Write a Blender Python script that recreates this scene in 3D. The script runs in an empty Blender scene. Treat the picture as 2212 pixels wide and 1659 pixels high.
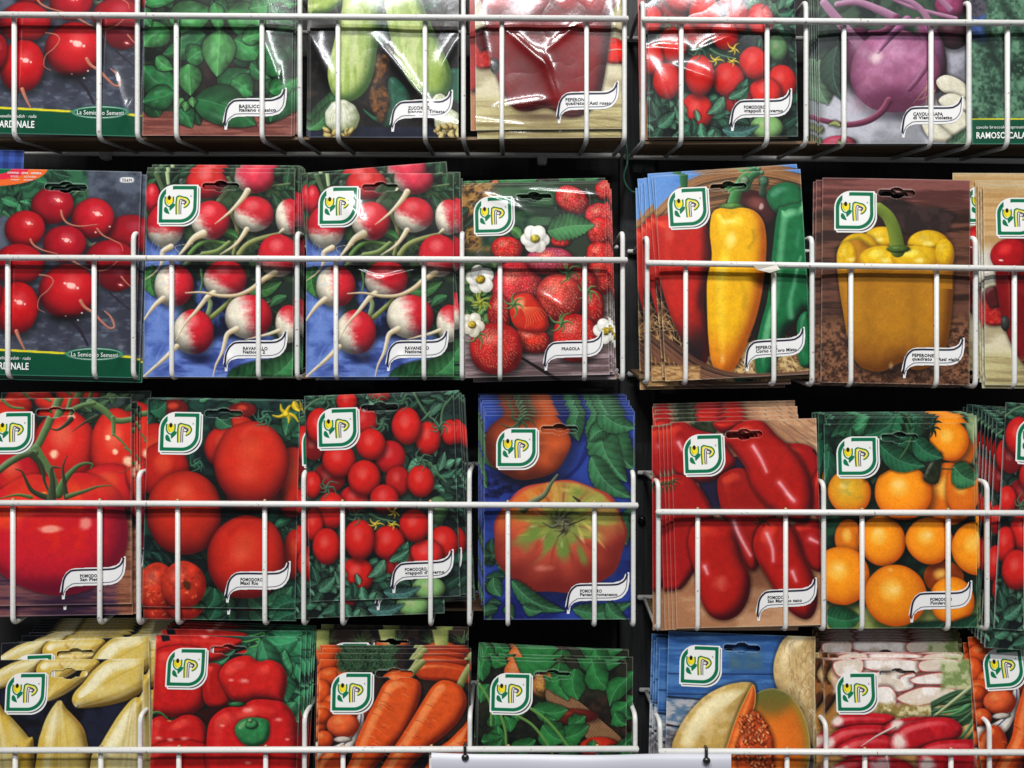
import bpy, math, random
import numpy as np
from mathutils import Vector, Matrix
np.seterr(all='ignore')
S = bpy.context.scene
COL = S.collection
# ------------------------------------------------------------------ camera, world, lamps, exposure
D0 = 0.62; MPP = 0.79 / 2212.0            # metres from lens to the front wires; metres per measuring unit on that plane
cam = bpy.data.cameras.new('camera'); cam_o = bpy.data.objects.new('camera', cam); COL.objects.link(cam_o)
cam.sensor_width = 36; cam.lens = 36 * D0 / 0.79; cam.clip_start = 0.02; cam.clip_end = 50
cam_o.location = (0, -D0, 0); cam_o.rotation_euler = (math.pi / 2, 0, 0)
S.camera = cam_o
W = bpy.data.worlds.new('World'); S.world = W; W.use_nodes = True
W.node_tree.nodes['Background'].inputs[0].default_value = (0.93, 0.96, 1.0, 1)
W.node_tree.nodes['Background'].inputs[1].default_value = 0.085
def lamp(name, loc, target, sx, sy, power, col=(1, 1, 1)):
    l = bpy.data.lights.new(name, 'AREA'); l.shape = 'RECTANGLE'; l.size = sx; l.size_y = sy; l.energy = power; l.color = col
    o = bpy.data.objects.new(name, l); COL.objects.link(o); o.location = loc
    o.rotation_euler = (Vector(target) - Vector(loc)).to_track_quat('-Z', 'Y').to_euler()
    return o
lamp('ceiling_tube', (-0.25, -1.50, 1.85), (0, 0, 0), 1.5, 0.12, 36, (1, 0.97, 0.92))
lamp('ceiling_tube', (0.15, -2.10, 1.66), (0, 0, 0), 1.7, 0.11, 20, (0.95, 0.97, 1.0))
S.view_settings.view_transform = 'Standard'; S.view_settings.look = 'None'; S.view_settings.exposure = 0.76; S.view_settings.gamma = 1
S.render.engine = 'CYCLES'
S.render.resolution_x = 1024; S.render.resolution_y = 768

def PX(x, y, d=0.0):
    f = (D0 + d) / D0 * MPP
    return Vector(((x - 1106) * f, d, (829.5 - y) * f))
# ------------------------------------------------------------------ materials
def nodes(name):
    m = bpy.data.materials.new(name); m.use_nodes = True
    return m, m.node_tree.nodes, m.node_tree.links, m.node_tree.nodes['Principled BSDF']
def print_mat(name, rough, coat, coat_r, bump, spec=0.5):
    m, N, L, b = nodes(name)
    a = N.new('ShaderNodeAttribute'); a.attribute_name = 'Col'
    tc = N.new('ShaderNodeTexCoord')
    n1 = N.new('ShaderNodeTexNoise'); n1.inputs['Scale'].default_value = 900; n1.inputs['Detail'].default_value = 3
    n2 = N.new('ShaderNodeTexNoise'); n2.inputs['Scale'].default_value = 70; n2.inputs['Detail'].default_value = 4
    mp = N.new('ShaderNodeMapping'); mp.inputs['Scale'].default_value = (1, 1, 0.45)
    L.new(tc.outputs['Object'], mp.inputs[0]); L.new(mp.outputs[0], n2.inputs[0]); L.new(mp.outputs[0], n1.inputs[0])
    ad = N.new('ShaderNodeMath'); ad.operation = 'MULTIPLY_ADD'; ad.inputs[1].default_value = 0.10
    L.new(n1.outputs['Fac'], ad.inputs[0]); L.new(n2.outputs['Fac'], ad.inputs[2])
    bp = N.new('ShaderNodeBump'); bp.inputs['Strength'].default_value = bump; bp.inputs['Distance'].default_value = 0.0006
    L.new(ad.outputs[0], bp.inputs['Height'])
    L.new(bp.outputs[0], b.inputs['Normal']); L.new(bp.outputs[0], b.inputs['Coat Normal'])
    mr = N.new('ShaderNodeMapRange'); mr.inputs['To Min'].default_value = rough * 0.8; mr.inputs['To Max'].default_value = rough * 1.3
    L.new(n2.outputs['Fac'], mr.inputs['Value']); L.new(mr.outputs[0], b.inputs['Roughness'])
    L.new(a.outputs['Color'], b.inputs['Base Color'])
    b.inputs['Coat Weight'].default_value = coat; b.inputs['Coat Roughness'].default_value = coat_r
    b.inputs['Specular IOR Level'].default_value = spec
    return m
M_GLOSS = print_mat('laminated_print', 0.36, 0.8, 0.12, 0.42, 0.18)
M_SATIN = print_mat('satin_print', 0.5, 0.28, 0.18, 0.26, 0.2)
def plain(name, col, rough=0.5, metal=0, bump=0, bscale=200, var=0.0, vscale=30, dirt=None, dthr=0.62):
    m, N, L, b = nodes(name)
    b.inputs['Roughness'].default_value = rough; b.inputs['Metallic'].default_value = metal
    tc = N.new('ShaderNodeTexCoord')
    n = N.new('ShaderNodeTexNoise'); n.inputs['Scale'].default_value = vscale; n.inputs['Detail'].default_value = 5
    L.new(tc.outputs['Object'], n.inputs[0])
    mx = N.new('ShaderNodeMix'); mx.data_type = 'RGBA'
    mx.inputs['A'].default_value = (*[c * (1 - var) for c in col], 1); mx.inputs['B'].default_value = (*[min(1, c * (1 + var)) for c in col], 1)
    L.new(n.outputs['Fac'], mx.inputs['Factor'])
    out = mx.outputs['Result']
    if dirt:
        n3 = N.new('ShaderNodeTexNoise'); n3.inputs['Scale'].default_value = vscale * 7; n3.inputs['Detail'].default_value = 6
        L.new(tc.outputs['Object'], n3.inputs[0])
        mr = N.new('ShaderNodeMapRange'); mr.inputs['From Min'].default_value = dthr; mr.inputs['From Max'].default_value = dthr + 0.05
        L.new(n3.outputs['Fac'], mr.inputs['Value'])
        m2 = N.new('ShaderNodeMix'); m2.data_type = 'RGBA'; m2.inputs['B'].default_value = (*dirt, 1)
        L.new(out, m2.inputs['A']); L.new(mr.outputs[0], m2.inputs['Factor']); out = m2.outputs['Result']
    L.new(out, b.inputs['Base Color'])
    if bump:
        n2 = N.new('ShaderNodeTexNoise'); n2.inputs['Scale'].default_value = bscale; n2.inputs['Detail'].default_value = 4
        L.new(tc.outputs['Object'], n2.inputs[0])
        bp = N.new('ShaderNodeBump'); bp.inputs['Strength'].default_value = bump; bp.inputs['Distance'].default_value = 0.0008
        L.new(n2.outputs['Fac'], bp.inputs['Height']); L.new(bp.outputs[0], b.inputs['Normal'])
    return m
def wood_mat(name, c1, c2, rough, stretch=(2, 40, 40), sc=6):
    m, N, L, b = nodes(name)
    tc = N.new('ShaderNodeTexCoord'); mp = N.new('ShaderNodeMapping'); mp.inputs['Scale'].default_value = stretch
    n = N.new('ShaderNodeTexNoise'); n.inputs['Scale'].default_value = sc; n.inputs['Detail'].default_value = 7; n.inputs['Roughness'].default_value = 0.65
    L.new(tc.outputs['Object'], mp.inputs[0]); L.new(mp.outputs[0], n.inputs[0])
    r = N.new('ShaderNodeValToRGB'); r.color_ramp.elements[0].color = (*c1, 1); r.color_ramp.elements[1].color = (*c2, 1)
    r.color_ramp.elements[0].position = 0.35; r.color_ramp.elements[1].position = 0.7
    L.new(n.outputs['Fac'], r.inputs[0]); L.new(r.outputs[0], b.inputs['Base Color'])
    bp = N.new('ShaderNodeBump'); bp.inputs['Strength'].default_value = 0.5; bp.inputs['Distance'].default_value = 0.0008
    L.new(n.outputs['Fac'], bp.inputs['Height']); L.new(bp.outputs[0], b.inputs['Normal'])
    b.inputs['Roughness'].default_value = rough
    return m
M_WIRE = plain('white_coated_wire', (0.68, 0.68, 0.66), 0.38, 0, 0.35, 260, 0.07, 45, (0.30, 0.27, 0.23), 0.66)
M_TIP = plain('rusty_wire_end', (0.42, 0.30, 0.14), 0.5, 0.3, 0.3, 400, 0.3, 300)
M_BACK = plain('packet_reverse_paper', (0.62, 0.62, 0.60), 0.6)
M_INK = plain('black_ink', (0.012, 0.012, 0.02), 0.4)
M_WHITEINK = plain('white_ink', (0.80, 0.80, 0.80), 0.4)
M_BOARD = wood_mat('shelf_plywood', (0.10, 0.055, 0.028), (0.30, 0.19, 0.10), 0.6)
M_DARK = wood_mat('dark_stained_wood', (0.004, 0.004, 0.005), (0.014, 0.014, 0.015), 0.8, (30, 30, 1.6), 8)
M_BLACKP = plain('black_plastic', (0.012, 0.012, 0.013), 0.3)
M_GREENCABLE = plain('green_cable', (0.01, 0.09, 0.05), 0.4)
M_CARD = plain('white_card', (0.46, 0.47, 0.53), 0.35, 0, 0.1, 25, 0.03, 8)
# ------------------------------------------------------------------ object helpers
def tag(o, label=None, cat=None, group=None, kind=None):
    if label: o['label'] = label
    if cat: o['category'] = cat
    if group: o['group'] = group
    if kind: o['kind'] = kind
    return o
def mesh_obj(name, verts, faces, mat, parent=None, cols=None, smooth=True):
    me = bpy.data.meshes.new(name)
    verts = np.asarray(verts, dtype=np.float32)
    if isinstance(faces, np.ndarray):
        nf, k = faces.shape
        me.vertices.add(len(verts)); me.vertices.foreach_set('co', verts.ravel())
        me.loops.add(nf * k); me.loops.foreach_set('vertex_index', faces.astype(np.int32).ravel())
        me.polygons.add(nf); me.polygons.foreach_set('loop_start', np.arange(0, nf * k, k, dtype=np.int32))
        me.update(calc_edges=True)
    else:
        me.from_pydata([tuple(map(float, v)) for v in verts], [], faces)
    if smooth: me.polygons.foreach_set('use_smooth', np.ones(len(me.polygons), dtype=bool))
    if cols is not None:
        at = me.color_attributes.new('Col', 'FLOAT_COLOR', 'POINT')
        c = np.ones((len(verts), 4), dtype=np.float32); c[:, :3] = cols
        at.data.foreach_set('color', c.ravel())
    me.validate(); me.materials.append(mat)
    o = bpy.data.objects.new(name, me); COL.objects.link(o)
    if parent: o.parent = parent
    return o
def empty(name, loc=(0, 0, 0)):
    o = bpy.data.objects.new(name, None); COL.objects.link(o); o.location = loc; o.empty_display_size = 0.02
    return o
def tube(name, pts, r, mat, parent=None, seg=10, rnd=0.0, caps=True):
    """round wire through pts, corners rounded by rnd"""
    P = [Vector(p) for p in pts]
    if rnd > 0 and len(P) > 2:
        Q = [P[0]]
        for i in range(1, len(P) - 1):
            a = (P[i - 1] - P[i]); b = (P[i + 1] - P[i])
            ra = min(rnd, a.length * .45); rb = min(rnd, b.length * .45)
            A = P[i] + a.normalized() * ra; B = P[i] + b.normalized() * rb
            for k in range(7):
                t = k / 6; Q.append(A * (1 - t) ** 2 + P[i] * 2 * t * (1 - t) + B * t * t)
        Q.append(P[-1]); P = Q
    V = []; F = []
    n = len(P); up = Vector((0.3, 0.5, 0.8)).normalized()
    prev = None
    for i, p in enumerate(P):
        d = (P[min(i + 1, n - 1)] - P[max(i - 1, 0)]).normalized()
        u = (prev if prev is not None else up); u = (u - d * u.dot(d))
        if u.length < 1e-5: u = d.orthogonal()
        u.normalize(); prev = u; v = d.cross(u)
        for k in range(seg):
            a = 2 * math.pi * k / seg
            V.append(p + u * (r * math.cos(a)) + v * (r * math.sin(a)))
    for i in range(n - 1):
        for k in range(seg):
            k2 = (k + 1) % seg
            F.append((i * seg + k, i * seg + k2, (i + 1) * seg + k2, (i + 1) * seg + k))
    if caps:
        for e, s in ((0, -1), (n - 1, 1)):
            d = (P[1] - P[0]).normalized() if e == 0 else (P[-1] - P[-2]).normalized()
            c = len(V); V.append(P[e] + d * s * r * 0.5)
            for k in range(seg):
                k2 = (k + 1) % seg
                F.append((e * seg + k2, e * seg + k, c) if e == 0 else (e * seg + k, e * seg + k2, c))
    return mesh_obj(name, [tuple(v) for v in V], F, mat, parent)
def box(name, lo, hi, mat, parent=None, bev=0.0):
    import bmesh
    bm = bmesh.new(); bmesh.ops.create_cube(bm, size=1)
    for v in bm.verts:
        v.co = Vector([lo[i] + (v.co[i] + .5) * (hi[i] - lo[i]) for i in range(3)])
    if bev: bmesh.ops.bevel(bm, geom=bm.edges[:], offset=bev, segments=2, affect='EDGES')
    me = bpy.data.meshes.new(name); bm.to_mesh(me); bm.free(); me.materials.append(mat)
    o = bpy.data.objects.new(name, me); COL.objects.link(o)
    if parent: o.parent = parent
    return o
# ------------------------------------------------------------------ a small raster painter for the printed pictures
def vn(x, y, s=0):
    xi = np.floor(x); yi = np.floor(y); fx = x - xi; fy = y - yi
    fx = fx * fx * (3 - 2 * fx); fy = fy * fy * (3 - 2 * fy)
    def h(a, b):
        v = np.sin(a * 127.1 + b * 311.7 + s * 74.7) * 43758.5453
        return v - np.floor(v)
    return (h(xi, yi) * (1 - fx) + h(xi + 1, yi) * fx) * (1 - fy) + (h(xi, yi + 1) * (1 - fx) + h(xi + 1, yi + 1) * fx) * fy
def fbm(x, y, sc, s=0, o=4):
    r = 0; a = .5; t = 0
    for k in range(o):
        r = r + a * vn(x / sc + 13.1 * k, y / sc - 7.7 * k, s + k); t += a; a *= .55; sc *= .5
    return r / t
def ss(a, b, x):
    t = np.clip((x - a) / (b - a), 0, 1); return t * t * (3 - 2 * t)
def crom(pts, closed, n=5):
    P = np.array(pts, float); N = len(P); out = []
    rng = range(N) if closed else range(N - 1)
    for i in rng:
        if closed: p0, p1, p2, p3 = P[i - 1], P[i], P[(i + 1) % N], P[(i + 2) % N]
        else: p0, p1, p2, p3 = P[max(i - 1, 0)], P[i], P[i + 1], P[min(i + 2, N - 1)]
        for k in range(n):
            t = k / n
            out.append(.5 * ((2 * p1) + (-p0 + p2) * t + (2 * p0 - 5 * p1 + 4 * p2 - p3) * t * t + (-p0 + 3 * p1 - 3 * p2 + p3) * t ** 3))
    if not closed: out.append(P[-1])
    return np.array(out)
A3 = lambda c: np.array(c, float)
def lighten(c, f): return A3(c) + (255 - A3(c)) * f
class Art:
    def __init__(s, tl, tr, bl, nu, nv):
        u, v = np.meshgrid(np.linspace(0, 1, nu), np.linspace(0, 1, nv))
        s.X = tl[0] + u * (tr[0] - tl[0]) + v * (bl[0] - tl[0]); s.Y = tl[1] + u * (tr[1] - tl[1]) + v * (bl[1] - tl[1])
        s.px = math.hypot(tr[0] - tl[0], tr[1] - tl[1]) / (nu - 1)
        s.C = np.zeros((nv, nu, 3)); s.k = 1; s.R = random.Random(5)
    def reg(s, x0, y0, x1, y1):
        m = (s.X >= x0) & (s.X <= x1) & (s.Y >= y0) & (s.Y <= y1)
        r = np.where(m.any(1))[0]; c = np.where(m.any(0))[0]
        if len(r) < 2 or len(c) < 2: return None
        return (slice(r[0], r[-1] + 1), slice(c[0], c[-1] + 1))
    def mix(s, sl, col, a):
        a = np.asarray(a)[..., None]; s.C[sl] = s.C[sl] * (1 - a) + np.asarray(col) * a
    def fill(s, c): s.C[:] = A3(c)
    def ramp(s, sl, lam, col, dark, light):
        t1 = ss(.12, .68, lam)[..., None]; t2 = ss(.72, 1.0, lam)[..., None]
        c = A3(dark) * (1 - t1) + col * t1
        return c * (1 - t2) + A3(light) * t2
    def tex(s, x0, y0, x1, y1, c1, c2, sx, sy=None, feather=15, thr=(.35, .65), a=1, wob=0):
        """noise-mixed patch of two colours"""
        s.k += 1
        sl = s.reg(x0 - feather - wob, y0 - feather - wob, x1 + feather + wob, y1 + feather + wob)
        if sl is None: return
        x, y = s.X[sl], s.Y[sl]; sy = sy or sx
        t = ss(thr[0], thr[1], fbm(x, y * sx / sy, sx, s.k, 5))[..., None]
        d = np.minimum(np.minimum(x - x0, x1 - x), np.minimum(y - y0, y1 - y))
        if wob: d = d + (fbm(x, y, wob * 2, s.k + 40) - .5) * 2 * wob
        s.mix(sl, A3(c1) * (1 - t) + A3(c2) * t, a * ss(-feather, feather, d))
    def shade(s, cx, cy, rx, ry, a=.5, col=(0, 0, 0), rot=0):
        """soft blot of ink"""
        R = max(rx, ry) * 1.1; sl = s.reg(cx - R, cy - R, cx + R, cy + R)
        if sl is None: return
        x, y = s.X[sl] - cx, s.Y[sl] - cy; c, n = math.cos(rot), math.sin(rot)
        r = np.hypot((x * c + y * n) / rx, (-x * n + y * c) / ry)
        s.mix(sl, A3(col), a * (1 - ss(0, 1, r)))
    def spot(s, cx, cy, rx, ry, rot=0, a=.85, col=(255, 250, 245), soft=.5):
        R = max(rx, ry) * 1.2; sl = s.reg(cx - R, cy - R, cx + R, cy + R)
        if sl is None: return
        x, y = s.X[sl] - cx, s.Y[sl] - cy; c, n = math.cos(rot), math.sin(rot)
        r = np.hypot((x * c + y * n) / rx, (-x * n + y * c) / ry) + (fbm(s.X[sl], s.Y[sl], max(rx, ry) * .5, 3) - .5) * .5
        s.mix(sl, A3(col), a * (1 - ss(1 - soft, 1, r)))
    def ball(s, cx, cy, rx, ry, col, dark=None, light=None, rot=0, L=(-.3, -.42, .85), p=2.0, mot=.12, tip=None, wob=.03, sh=.55, hl=None, lobes=None, rad=None):
        s.k += 1; R = max(rx, ry) * 1.45
        sl = s.reg(cx - R, cy - R, cx + R, cy + R)
        if sl is None: return
        x, y = s.X[sl] - cx, s.Y[sl] - cy; c, n = math.cos(rot), math.sin(rot)
        a = (x * c + y * n) / rx; b = (-x * n + y * c) / ry
        r0 = (np.abs(a) ** p + np.abs(b) ** p) ** (1 / p)
        r = r0 + (fbm(x, y, rx * .9, s.k, 2) - .5) * wob * 2
        if lobes:
            th = np.arctan2(b, a); r = r + lobes[1] * (.5 - .5 * np.cos(th * lobes[0] + lobes[2])) * r0
        if sh:
            rs = np.hypot((x - rx * .06) / (rx * 1.3), (y - ry * .12) / (ry * 1.3))
            s.mix(sl, s.C[sl] * .25, sh * (1 - ss(.68, 1.0, rs)))
        z = np.sqrt(np.clip(1 - r * r, 0, 1)); nx = a * c - b * n; ny = a * n + b * c
        if lobes: z = z * (1 - .35 * (.5 - .5 * np.cos(th * lobes[0] + lobes[2])) * r0)
        lam = np.clip(nx * L[0] + ny * L[1] + z * L[2], 0, 1)
        col = A3(col); cc = np.ones(x.shape + (3,)) * col
        dark = A3(dark) if dark is not None else col * .32
        light = A3(light) if light is not None else lighten(col, .22)
        dk = np.ones_like(cc) * dark
        lt = np.ones_like(cc) * light
        if tip:
            tc, ang, th0, sf = tip; ang = math.radians(ang)
            ta = math.radians(ang); q1 = a * math.cos(ta) + b * math.sin(ta); q2 = -a * math.sin(ta) + b * math.cos(ta); st = .6 * (fbm(q2 * 30 + 3, q1 * 9, 4, s.k + 9, 4) - .5) + .35 * (fbm(a * 30, b * 30, 3, s.k + 2, 3) - .5)
            w = ss(th0 - sf * 1.5, th0 + sf * 1.5, (nx * math.cos(ang) + ny * math.sin(ang)) + st * .55)[..., None]
            cc = cc * (1 - w) + A3(tc) * w; dk = dk * (1 - w) + A3(tc) * .45 * w; lt = lt * (1 - w) + lighten(tc, .5) * w
        if rad is not None:
            rc, r1, r2 = rad; w = (1 - ss(r1, r2, r0 + (fbm(x, y, rx * .5, s.k + 2) - .5) * .3))[..., None]; cc = cc * (1 - w) + A3(rc) * w
        m = 1 + (fbm(x, y, rx * .35, s.k + 5, 4) - .5) * mot * 2 + (vn(x / 5, y / 5, s.k) - .5) * .04
        t1 = ss(-.05, .90, lam)[..., None]; t2 = ss(.86, 1.04, lam)[..., None]
        out = (dk * (1 - t1) + cc * t1); out = out * (1 - t2) + lt * t2; out = np.clip(out * m[..., None], 0, 255)
        al = 1 - ss(1 - s.px * .9 / min(rx, ry), 1 + s.px * .9 / min(rx, ry), r)
        s.mix(sl, out, al)
        if hl:
            for (hx, hy, hr, ha) in hl: s.spot(cx + hx * rx, cy + hy * ry, hr * rx, hr * ry * .8, 0, ha)
    def shape(s, pts, col, dark=None, light=None, infl=60, L=(-.35, -.4, .85), mot=.1, sh=.5, n=5, sharp=False, c2=None, sc2=40, thr=(.4, .6), stretch=(1, 1), grad=None, edge=None):
        """filled outline drawn with the roundness of a swelling body"""
        s.k += 1
        P = np.array(pts, float) if sharp else crom(pts, True, n)
        mg = 25; sl = s.reg(P[:, 0].min() - mg, P[:, 1].min() - mg, P[:, 0].max() + mg, P[:, 1].max() + mg)
        if sl is None: return
        x, y = s.X[sl], s.Y[sl]
        d2 = np.full(x.shape, 1e12); ins = np.zeros(x.shape, bool)
        for i in range(len(P)):
            ax, ay = P[i - 1]; bx, by = P[i]; ex, ey = bx - ax, by - ay; l = ex * ex + ey * ey + 1e-9
            t = np.clip(((x - ax) * ex + (y - ay) * ey) / l, 0, 1)
            d2 = np.minimum(d2, (x - ax - t * ex) ** 2 + (y - ay - t * ey) ** 2)
            if ay != by: ins ^= ((ay > y) != (by > y)) & (x < ex * (y - ay) / (by - ay + 1e-12) + ax)
        d = np.sqrt(d2) * np.where(ins, 1, -1)
        if sh: s.mix(sl, s.C[sl] * .25, sh * ss(-24, 4, d) * (d < 2))
        if infl:
            q = np.clip(1 - d / infl, 0, 1); h = np.sqrt(np.clip(1 - q * q, 0, 1)) * infl
            gy, gx = np.gradient(h); gx, gy = gx / s.px, gy / s.px
            gx = np.clip(gx, -2.5, 2.5); gy = np.clip(gy, -2.5, 2.5)
            k = np.ones(5) / 5
            for _ in range(2):
                if min(gx.shape) > 8:
                    for ax in (0, 1):
                        gx = np.apply_along_axis(lambda m: np.convolve(m, k, 'same'), ax, gx); gy = np.apply_along_axis(lambda m: np.convolve(m, k, 'same'), ax, gy)
            nn = 1 / np.sqrt(1 + gx * gx + gy * gy); lam = np.clip((-gx * L[0] - gy * L[1] + L[2]) * nn, 0, 1)
        else: lam = np.full(x.shape, .72)
        col = A3(col); cc = np.ones(x.shape + (3,)) * col
        if grad:   # second colour fading in along a direction
            gc, gx0, gy0, gx1, gy1 = grad; t = ((x - gx0) * (gx1 - gx0) + (y - gy0) * (gy1 - gy0)) / ((gx1 - gx0) ** 2 + (gy1 - gy0) ** 2)
            t = ss(0, 1, t + (fbm(x, y, 70, s.k) - .5) * .3)[..., None]; cc = cc * (1 - t) + A3(gc) * t
        if c2 is not None:
            w = ss(thr[0], thr[1], fbm(x * stretch[0], y * stretch[1], sc2, s.k + 3, 5))[..., None]; cc = cc * (1 - w) + A3(c2) * w
        dark = A3(dark) if dark is not None else cc * .3
        light = A3(light) if light is not None else cc + (255 - cc) * .22
        t1 = ss(-.02, .82, lam)[..., None]; t2 = ss(.86, 1.0, lam)[..., None]
        out = dark * (1 - t1) + cc * t1; out = out * (1 - t2) + light * t2 if infl else cc
        out = np.clip(out * (1 + (fbm(x, y, 30, s.k + 7, 4) - .5) * mot * 2 + (vn(x / 5, y / 5, s.k) - .5) * .04)[..., None], 0, 255)
        al = ss(-s.px * .8, s.px * .8, d)
        if edge is not None: w = (1 - ss(2, 7, d))[..., None]; out = out * (1 - w) + A3(edge) * w
        s.mix(sl, out, al)
    def stroke(s, pts, w0, w1=None, col=(200, 180, 150), dark=None, n=5, rnd=True, a=1, soft=1, straight=False):
        P = np.array(pts, float) if straight else crom(pts, False, n); w1 = w0 if w1 is None else w1
        mg = max(w0, w1) + 6; sl = s.reg(P[:, 0].min() - mg, P[:, 1].min() - mg, P[:, 0].max() + mg, P[:, 1].max() + mg)
        if sl is None: return
        x, y = s.X[sl], s.Y[sl]; best = np.full(x.shape, 9.); side = np.zeros(x.shape); dd = np.full(x.shape, 1e6)
        ln = np.r_[0, np.cumsum(np.hypot(*(P[1:] - P[:-1]).T))]; T = ln[-1] + 1e-9
        for i in range(len(P) - 1):
            ax, ay = P[i]; ex, ey = P[i + 1] - P[i]; l = ex * ex + ey * ey + 1e-9
            t = np.clip(((x - ax) * ex + (y - ay) * ey) / l, 0, 1)
            dx, dy = x - ax - t * ex, y - ay - t * ey; d = np.hypot(dx, dy)
            w = (w0 + (w1 - w0) * (ln[i] + t * (ln[i + 1] - ln[i])) / T) / 2
            q = d - w; m = q < dd
            dd = np.where(m, q, dd); best = np.where(m, d / np.maximum(w, .1), best); side = np.where(m, (dx * -.5 + dy * -.8) / np.maximum(w, .1), side)
        col = A3(col); dark = A3(dark) if dark is not None else col * .45
        if rnd:
            t = ss(-1.0, .45, side)[..., None]; c = dark * (1 - t) + col * t
            c = c + (255 - c) * (.22 * ss(.2, .8, side))[..., None]
        else: c = np.ones(x.shape + (3,)) * col
        al = 1 - ss(-s.px * .9 * soft, s.px * .9 * soft, dd)
        s.mix(sl, c, a * al)
    def leaf(s, x0, y0, x1, y1, w, col=(60, 120, 70), dark=None, vein=None, veins=6, ser=0, bend=.12, sh=.5, fold=.22, wob=.12, vs=1.0):
        s.k += 1; lx, ly = x1 - x0, y1 - y0; l = math.hypot(lx, ly); mg = w + 20
        sl = s.reg(min(x0, x1) - mg, min(y0, y1) - mg, max(x0, x1) + mg, max(y0, y1) + mg)
        if sl is None: return
        ux, uy = lx / l, ly / l; x, y = s.X[sl] - x0, s.Y[sl] - y0
        t = (x * ux + y * uy) / l; v = (-x * uy + y * ux); v = v - bend * l * np.sin(np.clip(t, 0, 1) * 3.14159)
        tt = np.clip(t, 0, 1); prof = w * np.sin(np.pi * tt ** .75) ** .8 + .01
        prof = prof * (1 + wob * (fbm(x, y, l * .35, s.k) - .5) * 2)
        if ser: prof = prof * (1 - ser * np.abs(((tt * 11) % 1) - .5))
        e = np.abs(v) / np.maximum(prof, .5); inside = (t > 0) & (t < 1)
        d = np.where(inside, (prof - np.abs(v)), -9.)
        if sh: s.mix(sl, s.C[sl] * .2, sh * ss(-18, 0, np.where((t > -.03) & (t < 1.03), prof - np.abs(v), -30)) * (d < 1))
        col = A3(col); dark = A3(dark) if dark is not None else col * .42
        lam = .62 + fold * np.sign(v) + .25 * (1 - e) + (fbm(x, y, l * .25, s.k + 3, 4) - .5) * .8
        ph = (tt * veins - np.abs(v) / (w + 1) * 1.3 + (fbm(x, y, l * .3, s.k + 6, 2) - .5) * .9 + .25 * np.sign(v)) % 1.0; lam = lam + .10 * vs * np.sin(ph * 6.28) + .28 * (1 - e * e) - .18 + (vn(x / 5, y / 5, 3) - .5) * .05
        lam = np.clip(lam, 0, 1.2)[..., None]; c = dark + (col - dark) * lam
        vc = A3(vein) if vein is not None else lighten(col, .28)
        vl = np.maximum((1 - ss(0, 2.2 * s.px / 2, np.abs(v))), .34 * vs * (1 - ss(.03, .12, np.minimum(ph, 1 - ph))) * (1 - e))[..., None]
        c = c * (1 - vl * .7) + vc * vl * .7
        s.mix(sl, np.clip(c, 0, 255), ss(-s.px * .6, s.px * .9, d))
    def foliage(s, x0, y0, x1, y1, n, size, cols, seed=1, veins=4, ser=0, dirs=None, sh=.5):
        R = random.Random(seed)
        for i in range(n):
            x, y = R.uniform(x0, x1), R.uniform(y0, y1); a = R.uniform(0, 6.28) if dirs is None else math.radians(R.gauss(*dirs)); l = size * R.uniform(.6, 1.25)
            c = A3(R.choice(cols)) * R.uniform(.75, 1.2)
            s.leaf(x, y, x + l * math.cos(a), y + l * math.sin(a), l * R.uniform(.2, .34), c, veins=veins, ser=ser, bend=R.uniform(-.15, .15), sh=sh)
    def flower(s, cx, cy, r, n=5, col=(240, 238, 230), ctr=(200, 170, 40), seed=0):
        R = random.Random(seed)
        for i in range(n):
            a = seed + i * 6.283 / n + R.uniform(-.15, .15); s.ball(cx + r * .48 * math.cos(a), cy + r * .48 * math.sin(a), r * .54, r * .50, col, dark=A3(col) * .84, light=(255, 255, 250), rot=a, sh=.25, mot=.05)
        s.ball(cx, cy, r * .33, r * .3, ctr, sh=.2, mot=.5)
    def star(s, cx, cy, r, n=5, col=(235, 200, 40), w=10, seed=0, curl=.3):
        R = random.Random(seed)
        for i in range(n):
            a = R.uniform(-.3, .3) + i * 6.283 / n; q = r * R.uniform(.7, 1.15)
            s.stroke([(cx, cy), (cx + .55 * q * math.cos(a), cy + .55 * q * math.sin(a)), (cx + q * math.cos(a + curl), cy + q * math.sin(a + curl))], w, w * .25, col)
    def streaks(s, x0, y0, x1, y1, n, l, w, col, ang=0, spread=10, seed=2, a=.6, dark=None, rnd=False):
        R = random.Random(seed)
        for i in range(n):
            x, y = R.uniform(x0, x1), R.uniform(y0, y1); t = math.radians(R.gauss(ang, spread)); q = l * R.uniform(.5, 1.3)
            b = t + R.uniform(-.3, .3)
            s.stroke([(x, y), (x + .5 * q * math.cos(t), y + .5 * q * math.sin(t)), (x + .5 * q * (math.cos(t) + math.cos(b)), y + .5 * q * (math.sin(t) + math.sin(b)))], w * R.uniform(.6, 1.3), w * .4, A3(col) * R.uniform(.8, 1.12), n=2, rnd=rnd, a=a, dark=dark)
def to_lin(c):
    c = np.clip(c, 0, 255) / 255.0
    return np.where(c <= .04045, c / 12.92, ((c + .055) / 1.055) ** 2.4)
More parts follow.
